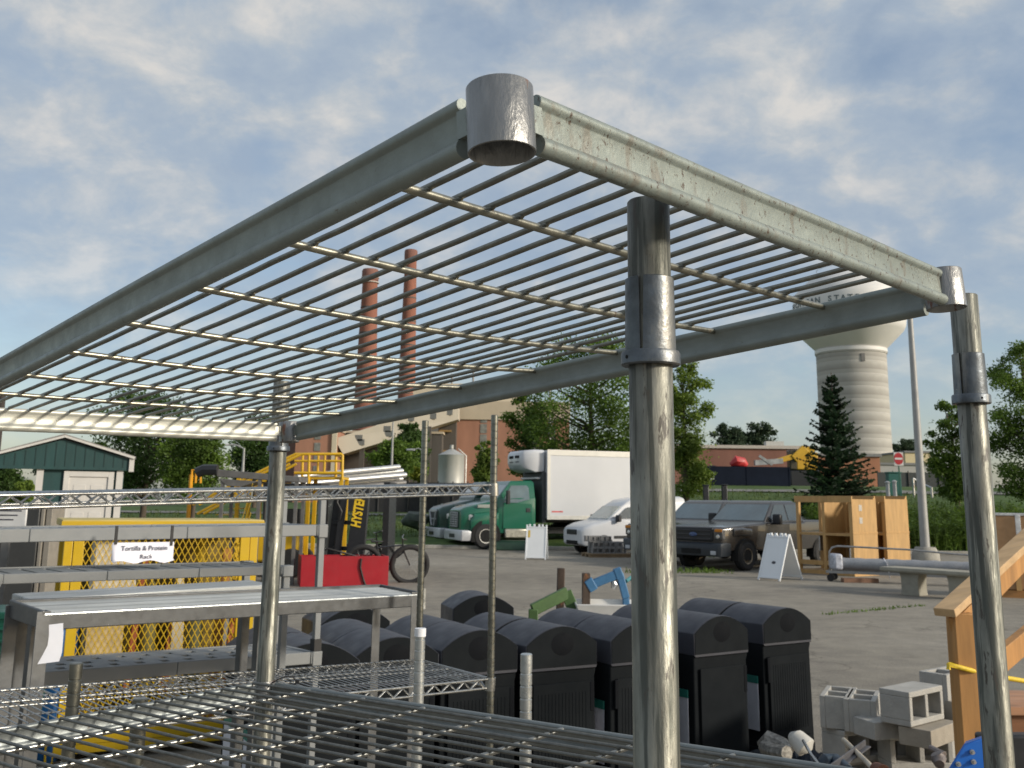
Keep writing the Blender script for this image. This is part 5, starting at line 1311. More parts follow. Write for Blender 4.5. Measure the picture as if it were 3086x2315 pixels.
# grey conveyor bed and alloy pole stack, tan barrier
YC = 22.5
cv0 = at(480, 1040, YC); cvn = thing('conveyor_bed', 'long grey steel conveyor bed raised on legs under the yellow handrail', 'conveyor', (cv0.x, cv0.y, 0))
C3 = lambda x, y, Y=YC: at(x, y, Y) - Vector((cv0.x, cv0.y, 0))
GREYS = mat('grey_steel', (.15,.145,.14), .5, .3, .2, 6)
fr = [C3(452, 1017), C3(470, 1014), C3(648, 1030), C3(648, 1042), C3(470, 1030)]
MB().loft([fr, [p + V(0, .9, 0) for p in fr]]).build('bed', GREYS, cvn, 30, .01)
MB().tube([C3(425, 1022), C3(440, 1015), C3(470, 1015)], .12, 8).build('motor', BLACKP, cvn, 40)
MB().loft([[C3(470, 1034), C3(560, 1040), C3(520, 1052), C3(490, 1050)], [p + V(0, .9, 0) for p in (C3(470, 1034), C3(560, 1040), C3(520, 1052), C3(490, 1050))]]).build('hopper', GREYS, cvn, 30, .01)
for x in (480, 560, 640):
    for y in (.05, .85): MB().bar((C3(x, 1060).x, y, 0), (C3(x, 1040).x, y, C3(x, 1035).z), .07, .07).build('leg', GREYS, cvn, 30)
bb_ = at(424, 1016, 24); tag(MB().tube([(bb_.x - .11, bb_.y, 0), (bb_.x - .11, bb_.y, bb_.z - .1)], .05, 8).tube([(bb_.x - .10, bb_.y, bb_.z - .30), (bb_.x - .10, bb_.y, bb_.z - .0), (bb_.x + .1, bb_.y, bb_.z + .02), (bb_.x + .12, bb_.y, bb_.z - .30)], .03, 8).tube([(bb_.x, bb_.y, bb_.z - .30), (bb_.x, bb_.y, bb_.z + .02)], .03, 8).build('guard_loop', mat('orange_guard', (.65,.30,.01), .5), None, 40), 'small orange guard hoop at the left end of the conveyor', 'guard')
ALLOY = mat('alloy_pole', (.55,.56,.56), .35, .7, .1, 8)
GA = 'alloy poles stacked behind the wire rack'
for k in range(5):
    Y = 26.5 + (k % 2)*.25; yy = 1012 + k*8.5
    a_ = at(640 - k*4, yy + 18, Y); b_2 = at(862 + (k*7) % 15, yy - 3, Y + 2.5)
    tag(MB().tube([a_, b_2], .075, 10).build('alloy_pole', ALLOY if k < 4 else GREYS, None, 40), ['topmost bright pole of the stack', 'second bright pole from the top of the stack', 'third bright pole down in the stack', 'fourth pole down in the stack', 'lowest dull grey pole of the stack'][k] + ' behind the wire rack', 'pole', GA)
for k, (x, y) in enumerate(((700, 1046), (838, 1040))):
    p = at(x, y, 27.0); tag(MB().box(-.08, .08, -.2, 1.4, 0, p.z - .02, Matrix.Translation((p.x, p.y, 0))).build('pole_trestle', BLACKP, None, 30), ['black trestle under the left end of the alloy poles', 'black trestle under the right end of the alloy poles'][k], 'trestle')
# odds and ends far left
p = gnd(60, 1395, 0.0)
gbn = thing('green_tub', 'dark green plastic tub standing behind the grey shelving at the far left', 'tub', (at(28, 1300, 7.2).x, 7.2, 0))
MB().loft([[(-.22*s_, -.22*s_, z), (.22*s_, -.22*s_, z), (.22*s_, .22*s_, z), (-.22*s_, .22*s_, z)] for z, s_ in ((0, .8), (1.02, 1.0), (1.03, 1.08), (1.08, 1.08))]).build('tub_body', mat('green_plastic', (.006,.075,.05), .4), gbn, 40, .02)
for z in (.8, .88, .96): MB().box(-.235, .235, -.235, .235, z, z+.02).build('rib', mat('green_plastic', (.006,.075,.05), .4), gbn, 30, .005)
p = at(45, 1412, 5.0); tag(MB().box(-.06, .06, -.05, .05, -.03, .04, Matrix.Translation(p) @ Matrix.Rotation(rad(20), 4, 'Z')).box(-.05, .05, -.055, .0, -.015, .02, Matrix.Translation(p) @ Matrix.Rotation(rad(20), 4, 'Z')).build('red_tin', mat('red_tin', (.32,.008,.02), .35, 0, .3, 30), None, 30, .005), 'small red box on the lower grey shelf at the far left', 'box')
p = at(108, 1440, 7.6); tag(MB().loft([[(-.13*s_ + p.x, -.15*s_ + 7.6, z), (.14*s_ + p.x, -.15*s_ + 7.6, z), (.14*s_ + p.x, .15*s_ + 7.6, z), (-.13*s_ + p.x, .15*s_ + 7.6, z)] for z, s_ in ((0, .9), (.9, 1), (.93, .9))]).build('blue_drum', mat('blue_plastic', (.01,.07,.20), .4), None, 30, .02), 'bright blue plastic bin left of the yellow cage', 'bin')
p = at(15, 1117, 8.2); sgn = thing('notice_board', 'white notice with grey printing standing at the left frame edge', 'sign', (p.x, p.y, 0))
MB().box(-.25, .16, -.01, .01, p.z - .09, p.z + .09).build('board', mat('notice_white', (.60,.60,.60), .5), sgn, 30, .02)
[MB().box(-.12 + .02*k_, .12 - .03*k_, -.0125, -.010, p.z + .045 - .035*k_, p.z + .055 - .035*k_).build('printed_line', INK, sgn, 0) for k_ in range(3)]
MB().box(-.03, .03, .012, .04, 0, p.z + .05).build('stake', GREYS, sgn, 30)
dcab = thing('steel_locker', 'dark grey steel locker left of the teal shed', 'locker', (at(35, 1200, 17).x, 17, 0))
MB().box(-.55, .32, 0, .5, 0, 1.65).build('case', mat('locker_dark', (.035,.036,.036), .5), dcab, 30, .02)
MB().box(.34, .40, .0, .5, 0, 1.7).box(.42, .52, .02, .5, 0, 1.66).build('side_post', mat('locker_side', (.22,.20,.17), .6), dcab, 30, .01)
# ------------------------------------------------------------------ water tower
TCON = bpy.data.materials.new('tower_concrete'); TCON.use_nodes = True
t_ = TCON.node_tree; b_ = t_.nodes['Principled BSDF']; b_.inputs['Roughness'].default_value = .9
tcn = t_.nodes.new('ShaderNodeTexCoord'); sp_ = t_.nodes.new('ShaderNodeSeparateXYZ'); t_.links.new(tcn.outputs['Object'], sp_.inputs[0])
wv = t_.nodes.new('ShaderNodeMath'); wv.operation = 'MULTIPLY'; wv.inputs[1].default_value = .36; t_.links.new(sp_.outputs['Z'], wv.inputs[0])
fr_ = t_.nodes.new('ShaderNodeMath'); fr_.operation = 'FRACT'; t_.links.new(wv.outputs[0], fr_.inputs[0])
nz_ = t_.nodes.new('ShaderNodeTexNoise'); nz_.inputs['Scale'].default_value = .6; nz_.inputs['Detail'].default_value = 6; t_.links.new(tcn.outputs['Object'], nz_.inputs['Vector'])
ad = t_.nodes.new('ShaderNodeMath'); ad.operation = 'MULTIPLY_ADD'; ad.inputs[1].default_value = .45; t_.links.new(nz_.outputs['Fac'], ad.inputs[0]); t_.links.new(fr_.outputs[0], ad.inputs[2])
rp_ = t_.nodes.new('ShaderNodeValToRGB'); t_.links.new(ad.outputs[0], rp_.inputs[0])
e = rp_.color_ramp.elements; e[0].position = .2; e[0].color = (.32,.305,.28,1); e[1].position = 1.1; e[1].color = (.43,.415,.385,1); q = e.new(.55); q.color = (.385,.37,.34,1); q = e.new(.78); q.color = (.46,.445,.41,1)
t_.links.new(rp_.outputs[0], b_.inputs['Base Color'])
YT = 220.0
pc = at(1838, 765, YT); S_ = YT/2160.0; zof = lambda y, x=1838, Y=YT: at(x, y, Y).z
wt_ = thing('water_tower', 'tall water tower with fluted concrete shaft and wide white tank behind the spruce', 'water tower', (pc.x, pc.y, 0))
rS = 7.45
pr = [(rS*1.03, 2.0)]; z = 2.0
while z < pc.z - .6: pr += [(rS*1.0, z + .1), (rS, z + 2.6), (rS*.992, z + 2.68)]; z += 2.777
pr = [p for p in pr if p[1] < pc.z - .4] + [(rS, pc.z - .35), (rS*1.02, pc.z - .3), (rS*1.02, pc.z)]
MB().lathe(pr, 64).build('shaft', TCON, wt_, 25)
TWHT = mat('tank_white', (.66,.65,.63), .5, 0, .04, .2)
z1, z2, z3, z4 = zof(765), zof(716), zof(655), zof(586)
MB().lathe([(rS*1.0, z1 - .05), (rS*1.035, z1), (rS*1.035, z1 + .75), (rS*1.0, z1 + .8), (11.3, z2 - .4), (11.8, z2 + .6), (12.0, z2 + 2.2), (12.0, z3), (11.4, z3 + 2.2), (10.0, z3 + 3.7), (7.0, z4 - 1.0), (3.0, z4 - .1), (.001, z4)], 72).build('tank', TWHT, wt_, 50)
# lettering wrapped round the tank
me = None; zt = 1.85 + (zof(648, 1790) - 1.85)*.962
msg = 'MICHIGAN STATE'; ang0 = math.asin(max(-1, min(1, (1789 - 1838)*S_/12.0)))
for i, chx in enumerate(msg):
    if chx == ' ': continue
    a = ang0 + (i - 8)*.118                                   # angle right of the line to the camera
    wv_ = Vector((pc.x, pc.y, 0)).normalized(); rt = Vector((wv_.y, -wv_.x, 0))
    n_ = -wv_*math.cos(a) + rt*math.sin(a); r_ = rt*math.cos(a) + wv_*math.sin(a)
    text('lettering', chx, 1.75, mat('tower_letter', (.10,.13,.14), .5), wt_, facing(n_*12.02 + V(0,0,zt), r_, V(0,0,1)), extrude=.06, off=.03)
MB().tube([(0,0,z4), (0,0,z4 + 3)], .12, 6).build('beacon_mast', STEEL, wt_)
MB().tube([tuple(Vector((math.cos(rad(q*10)), math.sin(rad(q*10)), 0))*6.5 + V(0,0,z4 + .2)) for q in range(37)], .06, 5).build('roof_rail', STEEL, wt_)
MB().box(-.4, .4, -rS - .15, -rS + .2, z1 - 2.6, z1 - .9).build('hatch', GREYS, wt_, 30)

# ------------------------------------------------------------------ power plant
def brickmat(name, c):
    m = bpy.data.materials.new(name); m.use_nodes = True; t = m.node_tree; b = t.nodes['Principled BSDF']; b.inputs['Roughness'].default_value = .9
    tc_ = t.nodes.new('ShaderNodeTexCoord'); n1_ = t.nodes.new('ShaderNodeTexNoise'); n1_.inputs['Scale'].default_value = .35; n1_.inputs['Detail'].default_value = 8
    mp = t.nodes.new('ShaderNodeMapping'); mp.inputs['Scale'].default_value = (1, 1, .3); t.links.new(tc_.outputs['Object'], mp.inputs[0]); t.links.new(mp.outputs[0], n1_.inputs['Vector'])
    r = t.nodes.new('ShaderNodeValToRGB'); t.links.new(n1_.outputs['Fac'], r.inputs[0]); e = r.color_ramp.elements
    e[0].position = .3; e[0].color = (c[0]*.8, c[1]*.78, c[2]*.76, 1); e[1].position = .7; e[1].color = (c[0]*1.15, c[1]*1.12, c[2]*1.1, 1)
    t.links.new(r.outputs[0], b.inputs['Base Color']); return m
BRK = brickmat('plant_brick', (.36,.185,.125)); CHIM = brickmat('chimney_brick', (.27,.115,.08)); BRKD = brickmat('low_brick', (.22,.105,.08))
BEIGE = mat('beige_panel', (.46,.385,.285), .8, 0, .08, .3); BEIL = mat('pale_panel', (.55,.48,.36), .8, 0, .06, .3)
DKW = mat('dark_cladding', (.085,.075,.065), .8, 0, .2, .4, (1,1,.2)); WINM = mat('dark_window', (.03,.035,.04), .3)
for k, (tx0, tx1, ty, bx0, bx1, by, Y, lab) in enumerate(((872, 897, 541, 859, 897, 860, 205, 'taller slim red brick chimney on the right of the pair'), (780, 812, 583, 764, 813, 885, 190, 'shorter thick red brick chimney with a walkway near its top'))):
    a, b2 = at(tx0, ty, Y), at(tx1, ty, Y); c, d = at(bx0, by, Y), at(bx1, by, Y)
    ztop = a.z; zb = c.z; rt_ = (b2.x - a.x)/2; rb_2 = (d.x - c.x)/2; xm_t = (a.x + b2.x)/2; xm_b = (c.x + d.x)/2
    r0_ = rb_2 + (rb_2 - rt_)*(zb - 2)/(ztop - zb)
    ch = thing('chimney', lab, 'chimney', (xm_b, Y, 0), group='brick chimneys of the plant')
    sft = MB().lathe([(r0_, 2.0), (rb_2, zb), (rt_, ztop - 2.2), (rt_*1.06, ztop - 2.0), (rt_*1.10, ztop - .2), (rt_*1.0, ztop), (rt_*.7, ztop), (rt_*.7, ztop - 3)], 32)
    o = sft.build('shaft', CHIM, ch, 40)
    MB().lathe([(rt_*1.07, ztop - 2.2), (rt_*1.13, ztop - 1.9), (rt_*1.13, ztop - .3), (rt_*1.02, ztop + .05)], 32).build('dark_cap', brickmat('cap_brick', (.20,.10,.08)), o, 40)
    for z in range(8, int(ztop) - 6, 5): MB().lathe([(0.99*(r0_ + (rt_ - r0_)*(z-2)/(ztop-2)), z), (1.012*(r0_ + (rt_ - r0_)*(z-2)/(ztop-2)), z + .1), (.99*(r0_ + (rt_ - r0_)*(z-2)/(ztop-2)), z + .3)], 32).build('band', DKW, o, 40)
    if k: 
        zc = at(800, 612, Y).z
        MB().lathe([(rt_, zc), (rt_*1.22, zc), (rt_*1.22, zc + .18), (rt_, zc + .18)], 32).lathe([(rt_*1.2, zc + 1.0), (rt_*1.23, zc + 1.0), (rt_*1.23, zc + 1.12), (rt_*1.2, zc + 1.12)], 32).build('walkway', mat('walkway_pale', (.45,.42,.38), .7), o, 40)
def at3(x, y, Y, o=None): return at(x, y, Y)
def bld(name, lab, x0, x1, ytop, Y, depth, m, zb=1.0, roof=None, cat='building', rz=0):
    a, b2 = at(x0, ytop, Y), at(x1, ytop, Y)
    t = thing(name, lab, cat, ((a.x + b2.x)/2, Y, 0), rz)
    w2 = (b2.x - a.x)/2
    wl_ = MB().box(-w2, w2, 0, depth, zb, a.z).build('wall', m, t, 30)
    MB().box(-w2 - .2, w2 + .2, -.2, depth + .2, a.z, a.z + .35).build('roof', roof or BEIGE, t, 30)
    return t, w2, a.z
Yp = 165
t, w2, zt_ = bld('power_plant', 'large brick power plant block with a beige upper band behind the box truck', 984, 1230, 871, Yp, 40, BRK)
zb_ = at(985, 906, Yp).z
o = MB().box(-w2 - .15, w2 + .15, -.25, 0.0, zb_, zt_).build('upper_band', BEIGE, t, 30)
for x in (-w2 + 4.7, -w2 + 13, -w2 + 16):
    wn = MB()
    for k in range(9): wn.box(x - .55, x + .55, -.08, 0.0, 2.5 + k*1.7, 4.0 + k*1.7)
    wn.build('window', WINM if 0 else mat('strip_window', (.20,.20,.18), .5, 0, .4, 1.2), t, 30)
MB().box(-w2 - .4, -w2 + .3, -.4, .3, 1, zt_).build('corner_pier', BEIL, t, 30)
t2, w3, z3_ = bld('plant_hall', 'pale yellow upper hall of the plant beside the tall chimney', 893, 1120, 832, 185, 30, BEIL, 1.0, BEIL)
for k in range(3): MB().tube([(-w3 + 3 + k*4, 2, z3_), (-w3 + 3 + k*4, 2, z3_ + 2.0 + k*.4)], .2, 6).build('roof_vent', GREYS, t2)
t3, w4, z4_ = bld('plant_wing', 'brick wing of the plant left of the sloping gallery', 640, 726, 928, 150, 25, BRK)
wn = MB()
for k in range(6): wn.box(-w4*.05, w4*.25, -.08, 0, 2 + k*1.7, 3.2 + k*1.7)
wn.build('window', mat('strip_window', (.2,.2,.18), .5), t3, 30)
MB().box(w4 - .5, w4 + .2, -.3, .2, 1, z4_).build('corner_pier', BEIL, t3, 30)
t3b, w4b, z4b = bld('plant_annex', 'dull reddish annex at the left end of the plant', 600, 642, 945, 155, 25, brickmat('annex_brick', (.22,.13,.11)))
t4, w5, z5_ = bld('coal_shed', 'dark clad shed under the sloping gallery of the plant', 735, 955, 935, 158, 12, DKW)
t4b, w5b, z5b = bld('hopper_tower', 'dark open steel tower between the gallery and the brick plant', 948, 986, 880, 162, 8, DKW)
for k in range(4): MB().box(-w5b*.9, w5b*.5, -.6, -.05, 3 + k*3.2, 3.3 + k*3.2).build('floor_beam', mat('tower_ochre', (.30,.19,.07), .7), t4b, 30)
MB().box(-w5b*.6, w5b*.1, -.05, -.02, 4, 9).build('window', WINM, t4b, 30)
# sloping conveyor gallery
Yg = 152
pts = [at(741, 981, Yg), at(990, 906, Yg + 6), at(990, 862, Yg + 6), at(722, 948, Yg)]
gx = thing('conveyor_gallery', 'long beige enclosed conveyor gallery sloping up across the plant', 'gallery', (pts[0].x, Yg, 0))
pl_ = [p - V(pts[0].x, Yg, 0) for p in pts]
MB().loft([pl_, [p + V(0, 4.5, 0) for p in pl_]]).build('casing', mat('gallery_panel', (.44,.395,.32), .8, 0, .06, .3), gx, 30)
wn = None
for fx, fy in ((.17, .35), (.17, .62), (.40, .35), (.40, .62), (.60, .80), (.78, .55), (.92, .5)):
    p = pl_[0].lerp(pl_[1], fx).lerp(pl_[3].lerp(pl_[2], fx), fy)
    MB().box(-.55, .55, -.10, 0.02, -.45, .45, Matrix.Translation(p)).build('window', mat('gallery_window', (.16,.16,.15), .4), gx, 30)
for fx in (.15, .45, .75):
    p = pl_[0].lerp(pl_[1], fx); MB().bar((p.x, 2, 1), (p.x, 2, p.z), .7, .7).build('trestle', DKW, gx, 30)
# silver tank
Yk = 105
a, b2 = at(947, 984, Yk), at(1004, 984, Yk); rk = (b2.x - a.x)/2
tk = thing('silver_tank', 'round silver storage tank with a shallow cone roof in front of the plant', 'tank', ((a.x + b2.x)/2, Yk, 0))
TKM = mat('tank_alloy', (.42,.42,.40), .45, .3, .12, .7, (1,1,.25))
zk = a.z
MB().lathe([(rk, 1.0), (rk, zk*.45), (rk*1.01, zk*.45 + .05), (rk, zk*.45 + .1), (rk, zk), (rk*1.02, zk + .05), (rk*.5, zk + .45), (.001, zk + .75)], 36).build('shell', TKM, tk, 30)
MB().tube([(rk + .15, -.2, 1), (rk + .15, -.2, zk), (rk*.5, -.2, zk + .7)], .07, 6).tube([(0,0,zk + .7), (0,0,zk + 1.1)], .2, 8).build('pipe', TKM, tk, 40)

# ------------------------------------------------------------------ fences, container, low buildings, digger, poles and signs on the bank
FNC = mat('dark_screen', (.022,.022,.024), .8, 0, .2, 1.5, (3,1,1))
def fence(x0, x1, yt, Y, lab, m, dz=0, n=8):
    a, b2 = at(x0, yt, Y), at(x1, yt, Y)
    t = thing('screened_fence', lab, 'fence', (a.x, Y, 0))
    W_ = b2.x - a.x; zb = min(hz(a.x, Y), hz(b2.x, Y)) + dz
    mb = MB(); k = 0; x = 0
    MB().box(0, W_, 0, .03, zb - .2, a.z).build('screen', m, t, 30)
    for i in range(n + 1): MB().tube([(W_*i/n, -.05, zb - .3), (W_*i/n, -.05, a.z + .12)], .045, 6).build('post', BLACKP, t)
    return t
fence(690, 1075, 1040, 74, 'long dark screened fence on the left below the plant', FNC, 0, 12)
fence(1895, 2060, 1020, 86, 'dark screened fence to the right of the spruce', mat('grey_screen', (.05,.055,.055), .8), 0, 5)
Yc_ = 78
a, b2 = at(1521, 1007, Yc_), at(1705, 1007, Yc_)
cn_ = thing('skip_container', 'long dark navy container on the grass bank, piled with scrap', 'container', (a.x, Yc_, 0))
W_ = b2.x - a.x; zb = at(1600, 1047, Yc_).z
mb = MB().box(0, W_, 0, 2.4, zb - .3, a.z); o = mb.build('box', mat('navy_steel', (.010,.014,.026), .6, 0, .2, 1, spec=.08), cn_, 30)
for i in range(3): MB().box(W_*i/2 - .05, W_*i/2 + .05, -.03, 0, zb - .1, a.z + .0).build('rib', mat('navy_steel', (.012,.016,.026), .5), o, 30)
MB().box(.15, .75, -.075, -.06, a.z - 1.0, a.z - .45).build('plate', mat('pale_plate', (.4,.42,.44), .5), o, 30)
pq = at(1600, 1003, Yc_ + 1); 
tag(MB().tube([at(1578, 1004, Yc_ + 1), at(1590, 997, Yc_ + 1), at(1606, 1000, Yc_ + 1), at(1614, 1006, Yc_ + 1)], [.15, .45, .4, .15], 8).build('red_scrap', mat('red_scrap', (.45,.03,.03), .5, 0, .3, 2), None, 40), 'red crumpled scrap sticking out of the navy container', 'scrap')
tag(MB().bar(at(1640, 985, Yc_ + 1), at(1668, 1004, Yc_ + 1), .18, .2).bar(at(1630, 1000, Yc_ + 1.2), at(1690, 996, Yc_ + 1.2), .5, .4).build('steel_scrap', mat('pale_scrap', (.32,.33,.33), .5, .3, .4, 2), None, 30), 'pale steel beams lying across the right end of the navy container', 'scrap')
t, w_, z_ = bld('low_building', 'long low brown brick building behind the navy container', 1440, 1760, 967, 112, 20, BRKD, 2.5, mat('white_coping', (.45,.40,.36), .7))
for x in (-6.2, -3.2): MB().box(x - .35, x + .35, -.06, 0, z_ - 3.2, z_ - 1.9).build('window', WINM, t, 30)
for x in (3.6, 4.6): MB().box(x - .5, x + .5, 1, 2, z_ + .35, z_ + .9).build('roof_unit', mat('roof_unit_pale', (.45,.45,.42), .6), t, 30)
t, w_, z_ = bld('far_house', 'pale yellow low building far away between the tower and the light pole', 1955, 2010, 978, 190, 15, mat('pale_yellow_wall', (.60,.50,.30), .7), 3, mat('grey_roof', (.2,.2,.2), .8))
t, w_, z_ = bld('far_warehouse', 'long pale low warehouse at the foot of the water tower', 1895, 2075, 1004, 165, 15, mat('grey_white_wall', (.38,.37,.35), .7), 3, mat('grey_roof', (.2,.2,.2), .8))
t, w_, z_ = bld('brick_annex', 'small orange brick building just behind the spruce', 1730, 1900, 985, 118, 12, brickmat('orange_brick', (.36,.17,.10)), 3, mat('grey_roof', (.2,.2,.2), .8))
# excavator
Ye = 98; EXY = mat('digger_yellow', (.55,.32,.02), .5, 0, .1, 2)
p0 = at(1690, 1000, Ye); ex_ = thing('excavator', 'yellow excavator parked behind the spruce and the container', 'excavator', (p0.x, Ye, 0))
X3 = lambda x, y: at(1725 + (x - 1725)*.72 + 14, 1000 + (y - 1000)*.82, Ye) - V(p0.x, Ye, 0)
MB().box(X3(1700,1000).x, X3(1765,1000).x, 0, 2.4, X3(1700,985).z - 1.2, X3(1700,972).z).build('house', EXY, ex_, 30, .1)
MB().box(X3(1680,1000).x, X3(1702,1000).x, 0, 1.2, X3(1700,985).z - 1.2, X3(1700,966).z).build('cab', mat('cab_dark', (.06,.05,.03), .4), ex_, 30, .1)
MB().bar(X3(1690, 990), X3(1726, 962), .6, .8).bar(X3(1726, 962), X3(1750, 972), .5, .6).bar(X3(1686, 984), X3(1640, 996), .4, .5).build('boom', EXY, ex_, 30, .05)
MB().box(X3(1678,1000).x, X3(1770,1000).x, .1, 2.3, 2.8, X3(1700,985).z - 1.15).build('track', BLACKP, ex_, 30, .2)
POLE = mat('pole_grey', (.33,.33,.32), .5, .2, .1, 3)
def light_pole(px, py_base, py_top, Y, r, lab, arm=None, conc=False, zb=None):
    a = at(px, py_base, Y); tpz = at(px, py_top, Y)
    zb = a.z if zb is None else zb
    t = thing('light_pole', lab, 'light pole', (a.x, Y, 0), group='street light poles')
    MB().tube([(0, 0, zb), (0, 0, (zb + tpz.z)/2), (0, 0, tpz.z)], [r, r*.78, r*.55], 14).build('pole', POLE, t, 40)
    if conc: MB().lathe([(r*2.8, zb), (r*2.7, zb + .25), (r*2.0, zb + .45), (.01, zb + .45)], 20).build('footing', CONC, t, 40)
    if arm:
        q = at(arm[0], arm[1], Y) - V(a.x, Y, 0)
        MB().tube([(0, 0, tpz.z - .05), (q.x*.5, 0, (tpz.z + q.z)/2 + .1), (q.x, 0, q.z)], r*.45, 8).build('arm', POLE, t, 40)
        MB().box(q.x - .45, q.x + .1, -.14, .14, q.z - .06, q.z + .07).build('lamp_head', mat('lamp_head', (.45,.46,.46), .4), t, 30, .04)
    return t
light_pole(2000, 1205, 665, 35.5, .165, 'tall grey light pole on a concrete footing beside the wooden booths', None, True, 0.0)
light_pole(523, 1040, 968, 66, .11, 'light pole with curved arm in front of the left trees', (492, 961))
light_pole(845, 1035, 905, 72, .10, 'slim bare light pole in front of the plant gallery', (845, 905))
light_pole(1187, 985, 838, 70, .11, 'slim light pole rising above the white box truck', (1187, 838))
light_pole(912, 1040, 972, 66, .09, 'small street light in front of the trees by the silver tank', (893, 972))
pz = at(4, 870, 42); up_ = thing('utility_pole', 'dark wooden utility pole at the far left edge', 'pole', (pz.x, 42, 0))
MB().tube([(0,0,0), (0,0,pz.z + .3)], [.17, .13], 10).box(-.8, .8, -.06, .06, pz.z - .5, pz.z - .36).build('shaft', mat('pole_brown', (.05,.042,.038), .9), up_, 40)
# no-entry sign, barrel, posts
Ys = 58
ps = at(1941, 991, Ys); sn = thing('road_sign', 'red and white no entry sign on a green post right of the spruce', 'road sign', (ps.x, Ys, 0))
MB().box(-.27, .27, 0, .02, ps.z - .40, ps.z + .36).build('plate', mat('sign_white', (.60,.58,.58), .5), sn, 30, .04)
MB().lathe([(.001, -.012), (.34, -.012), (.34, -.002)], 28, (0, 0, ps.z), 'y', M=Matrix.Translation((0,0,ps.z)) @ Matrix.Diagonal((.78, 1, 1, 1)) @ Matrix.Translation((0,0,-ps.z))).build('disc', mat('sign_red', (.42,.02,.03), .5), sn, 30)
MB().box(-.22, .22, -.02, -.013, ps.z - .055, ps.z + .055).build('bar', mat('sign_white', (.6,.58,.58), .5), sn, 30)
MB().bar((0, .05, 1.6), (0, .05, ps.z - .2), .06, .06).build('post', mat('sign_post_green', (.02,.10,.07), .5), sn, 30)
p = at(1936, 1035, 60); tag(MB().box(-.45, .3, 0, .5, hz(p.x, 60) - .2, p.z + .35, Matrix.Translation((p.x, 60, 0))).box(-.5, .35, -.05, .55, p.z + .35, p.z + .42, Matrix.Translation((p.x, 60, 0))).build('green_cabinet', mat('cabinet_green', (.012,.10,.085), .5), None, 30, .02), 'small green utility cabinet below the no entry sign', 'cabinet')
for k, (x, y0, y1, m_) in enumerate(((1917, 1044, 1062, 'post_white'), (1932, 1042, 1064, 'post_white'))):
    p = at(x, y0, 50); zb = hz(p.x, 50); tag(MB().tube([(p.x, 50, zb - .1), (p.x, 50, p.z)], .10, 8).lathe([(.13, p.z), (.13, p.z + .06), (.001, p.z + .12)], 10, (p.x, 50, 0)).build('bollard', mat(m_, (.5,.5,.5), .5), None, 40), ['left one of two short white bollards behind the booths', 'right one of two short white bollards behind the booths'][k], 'bollard', 'white bollards behind the booths')
p = at(2073, 1063, 66); zb = hz(p.x, 66); brl = thing('traffic_drum', 'orange traffic drum standing by the road on the bank', 'traffic drum', (p.x, 66, zb))
MB().lathe([(.33, 0), (.33, .08), (.26, .1), (.24, .45), (.22, .48), (.20, .95), (.08, 1.0), (.001, 1.02)], 18).build('drum', mat('drum_orange', (.60,.10,.03), .5), brl, 40)
MB().lathe([(.245, .30), (.242, .42)], 18).lathe([(.225, .62), (.22, .74)], 18).build('band', mat('drum_white', (.5,.5,.48), .5), brl, 40)
rl_ = MB()
a, b2 = at(1985, 1042, 60), at(2012, 1054, 59)
tag(rl_.tube([at(1972, 1034, 60), a, b2, b2 + V(0,0,-1)], .07, 8).tube([at(1972, 1034, 60), at(1972, 1034, 60) + V(0,0,-1.2)], .07, 8).build('bent_rail', STEEL, None, 40), 'pale bent guard rail end near the road on the bank', 'rail')
for k, x in enumerate((850, 1525, 1565)):
    p = at(x, (1082, 1050, 1049)[k], (49, 46, 46)[k]); zb = hz(p.x, p.y)
    tag(MB().box(-.12, .12, -.06, .18, zb - .2, p.z, Matrix.Translation((p.x, p.y, 0))).box(-.14, .14, -.08, .2, p.z, p.z + .06, Matrix.Translation((p.x, p.y, 0))).build('bollard', BLACKP, None, 30, .03), ['black square bollard left of the trucks', 'black bollard behind the left pickup roof', 'black bollard behind the right pickup roof'][k], 'bollard', 'black bollards along the yard edge')
sk = gnd(885, 1130, .3); tag(MB().tube([at(868, 1130, 44), at(885, 1122, 44), at(905, 1126, 44), at(930, 1120, 44)], [.1, .35, .4, .1], 8).build('bagged_brush', mat('dark_bag', (.03,.045,.03), .5, 0, .5, 4), None, 40), 'dark heap of bagged brush at the kerb left of the trucks', 'heap')
gm = gnd(1110, 1188); tag(MB().loft([[(gm.x - .9*s_, gm.y - .1 - .5*s_, z), (gm.x + .9*s_, gm.y - .1 - .5*s_, z), (gm.x + .9*s_, gm.y - .1 + .5*s_, z), (gm.x - .9*s_, gm.y - .1 + .5*s_, z)] for z, s_ in ((0, 1), (.12, .98), (.30, .8), (.36, .5))]).build('ground_tarp', mat('green_tarp', (.015,.045,.025), .5, 0, .4, 3, (1,1,1), .4, 8), None, 40, .03), 'low dark green tarp bundle on the ground beside the green truck step', 'tarp')

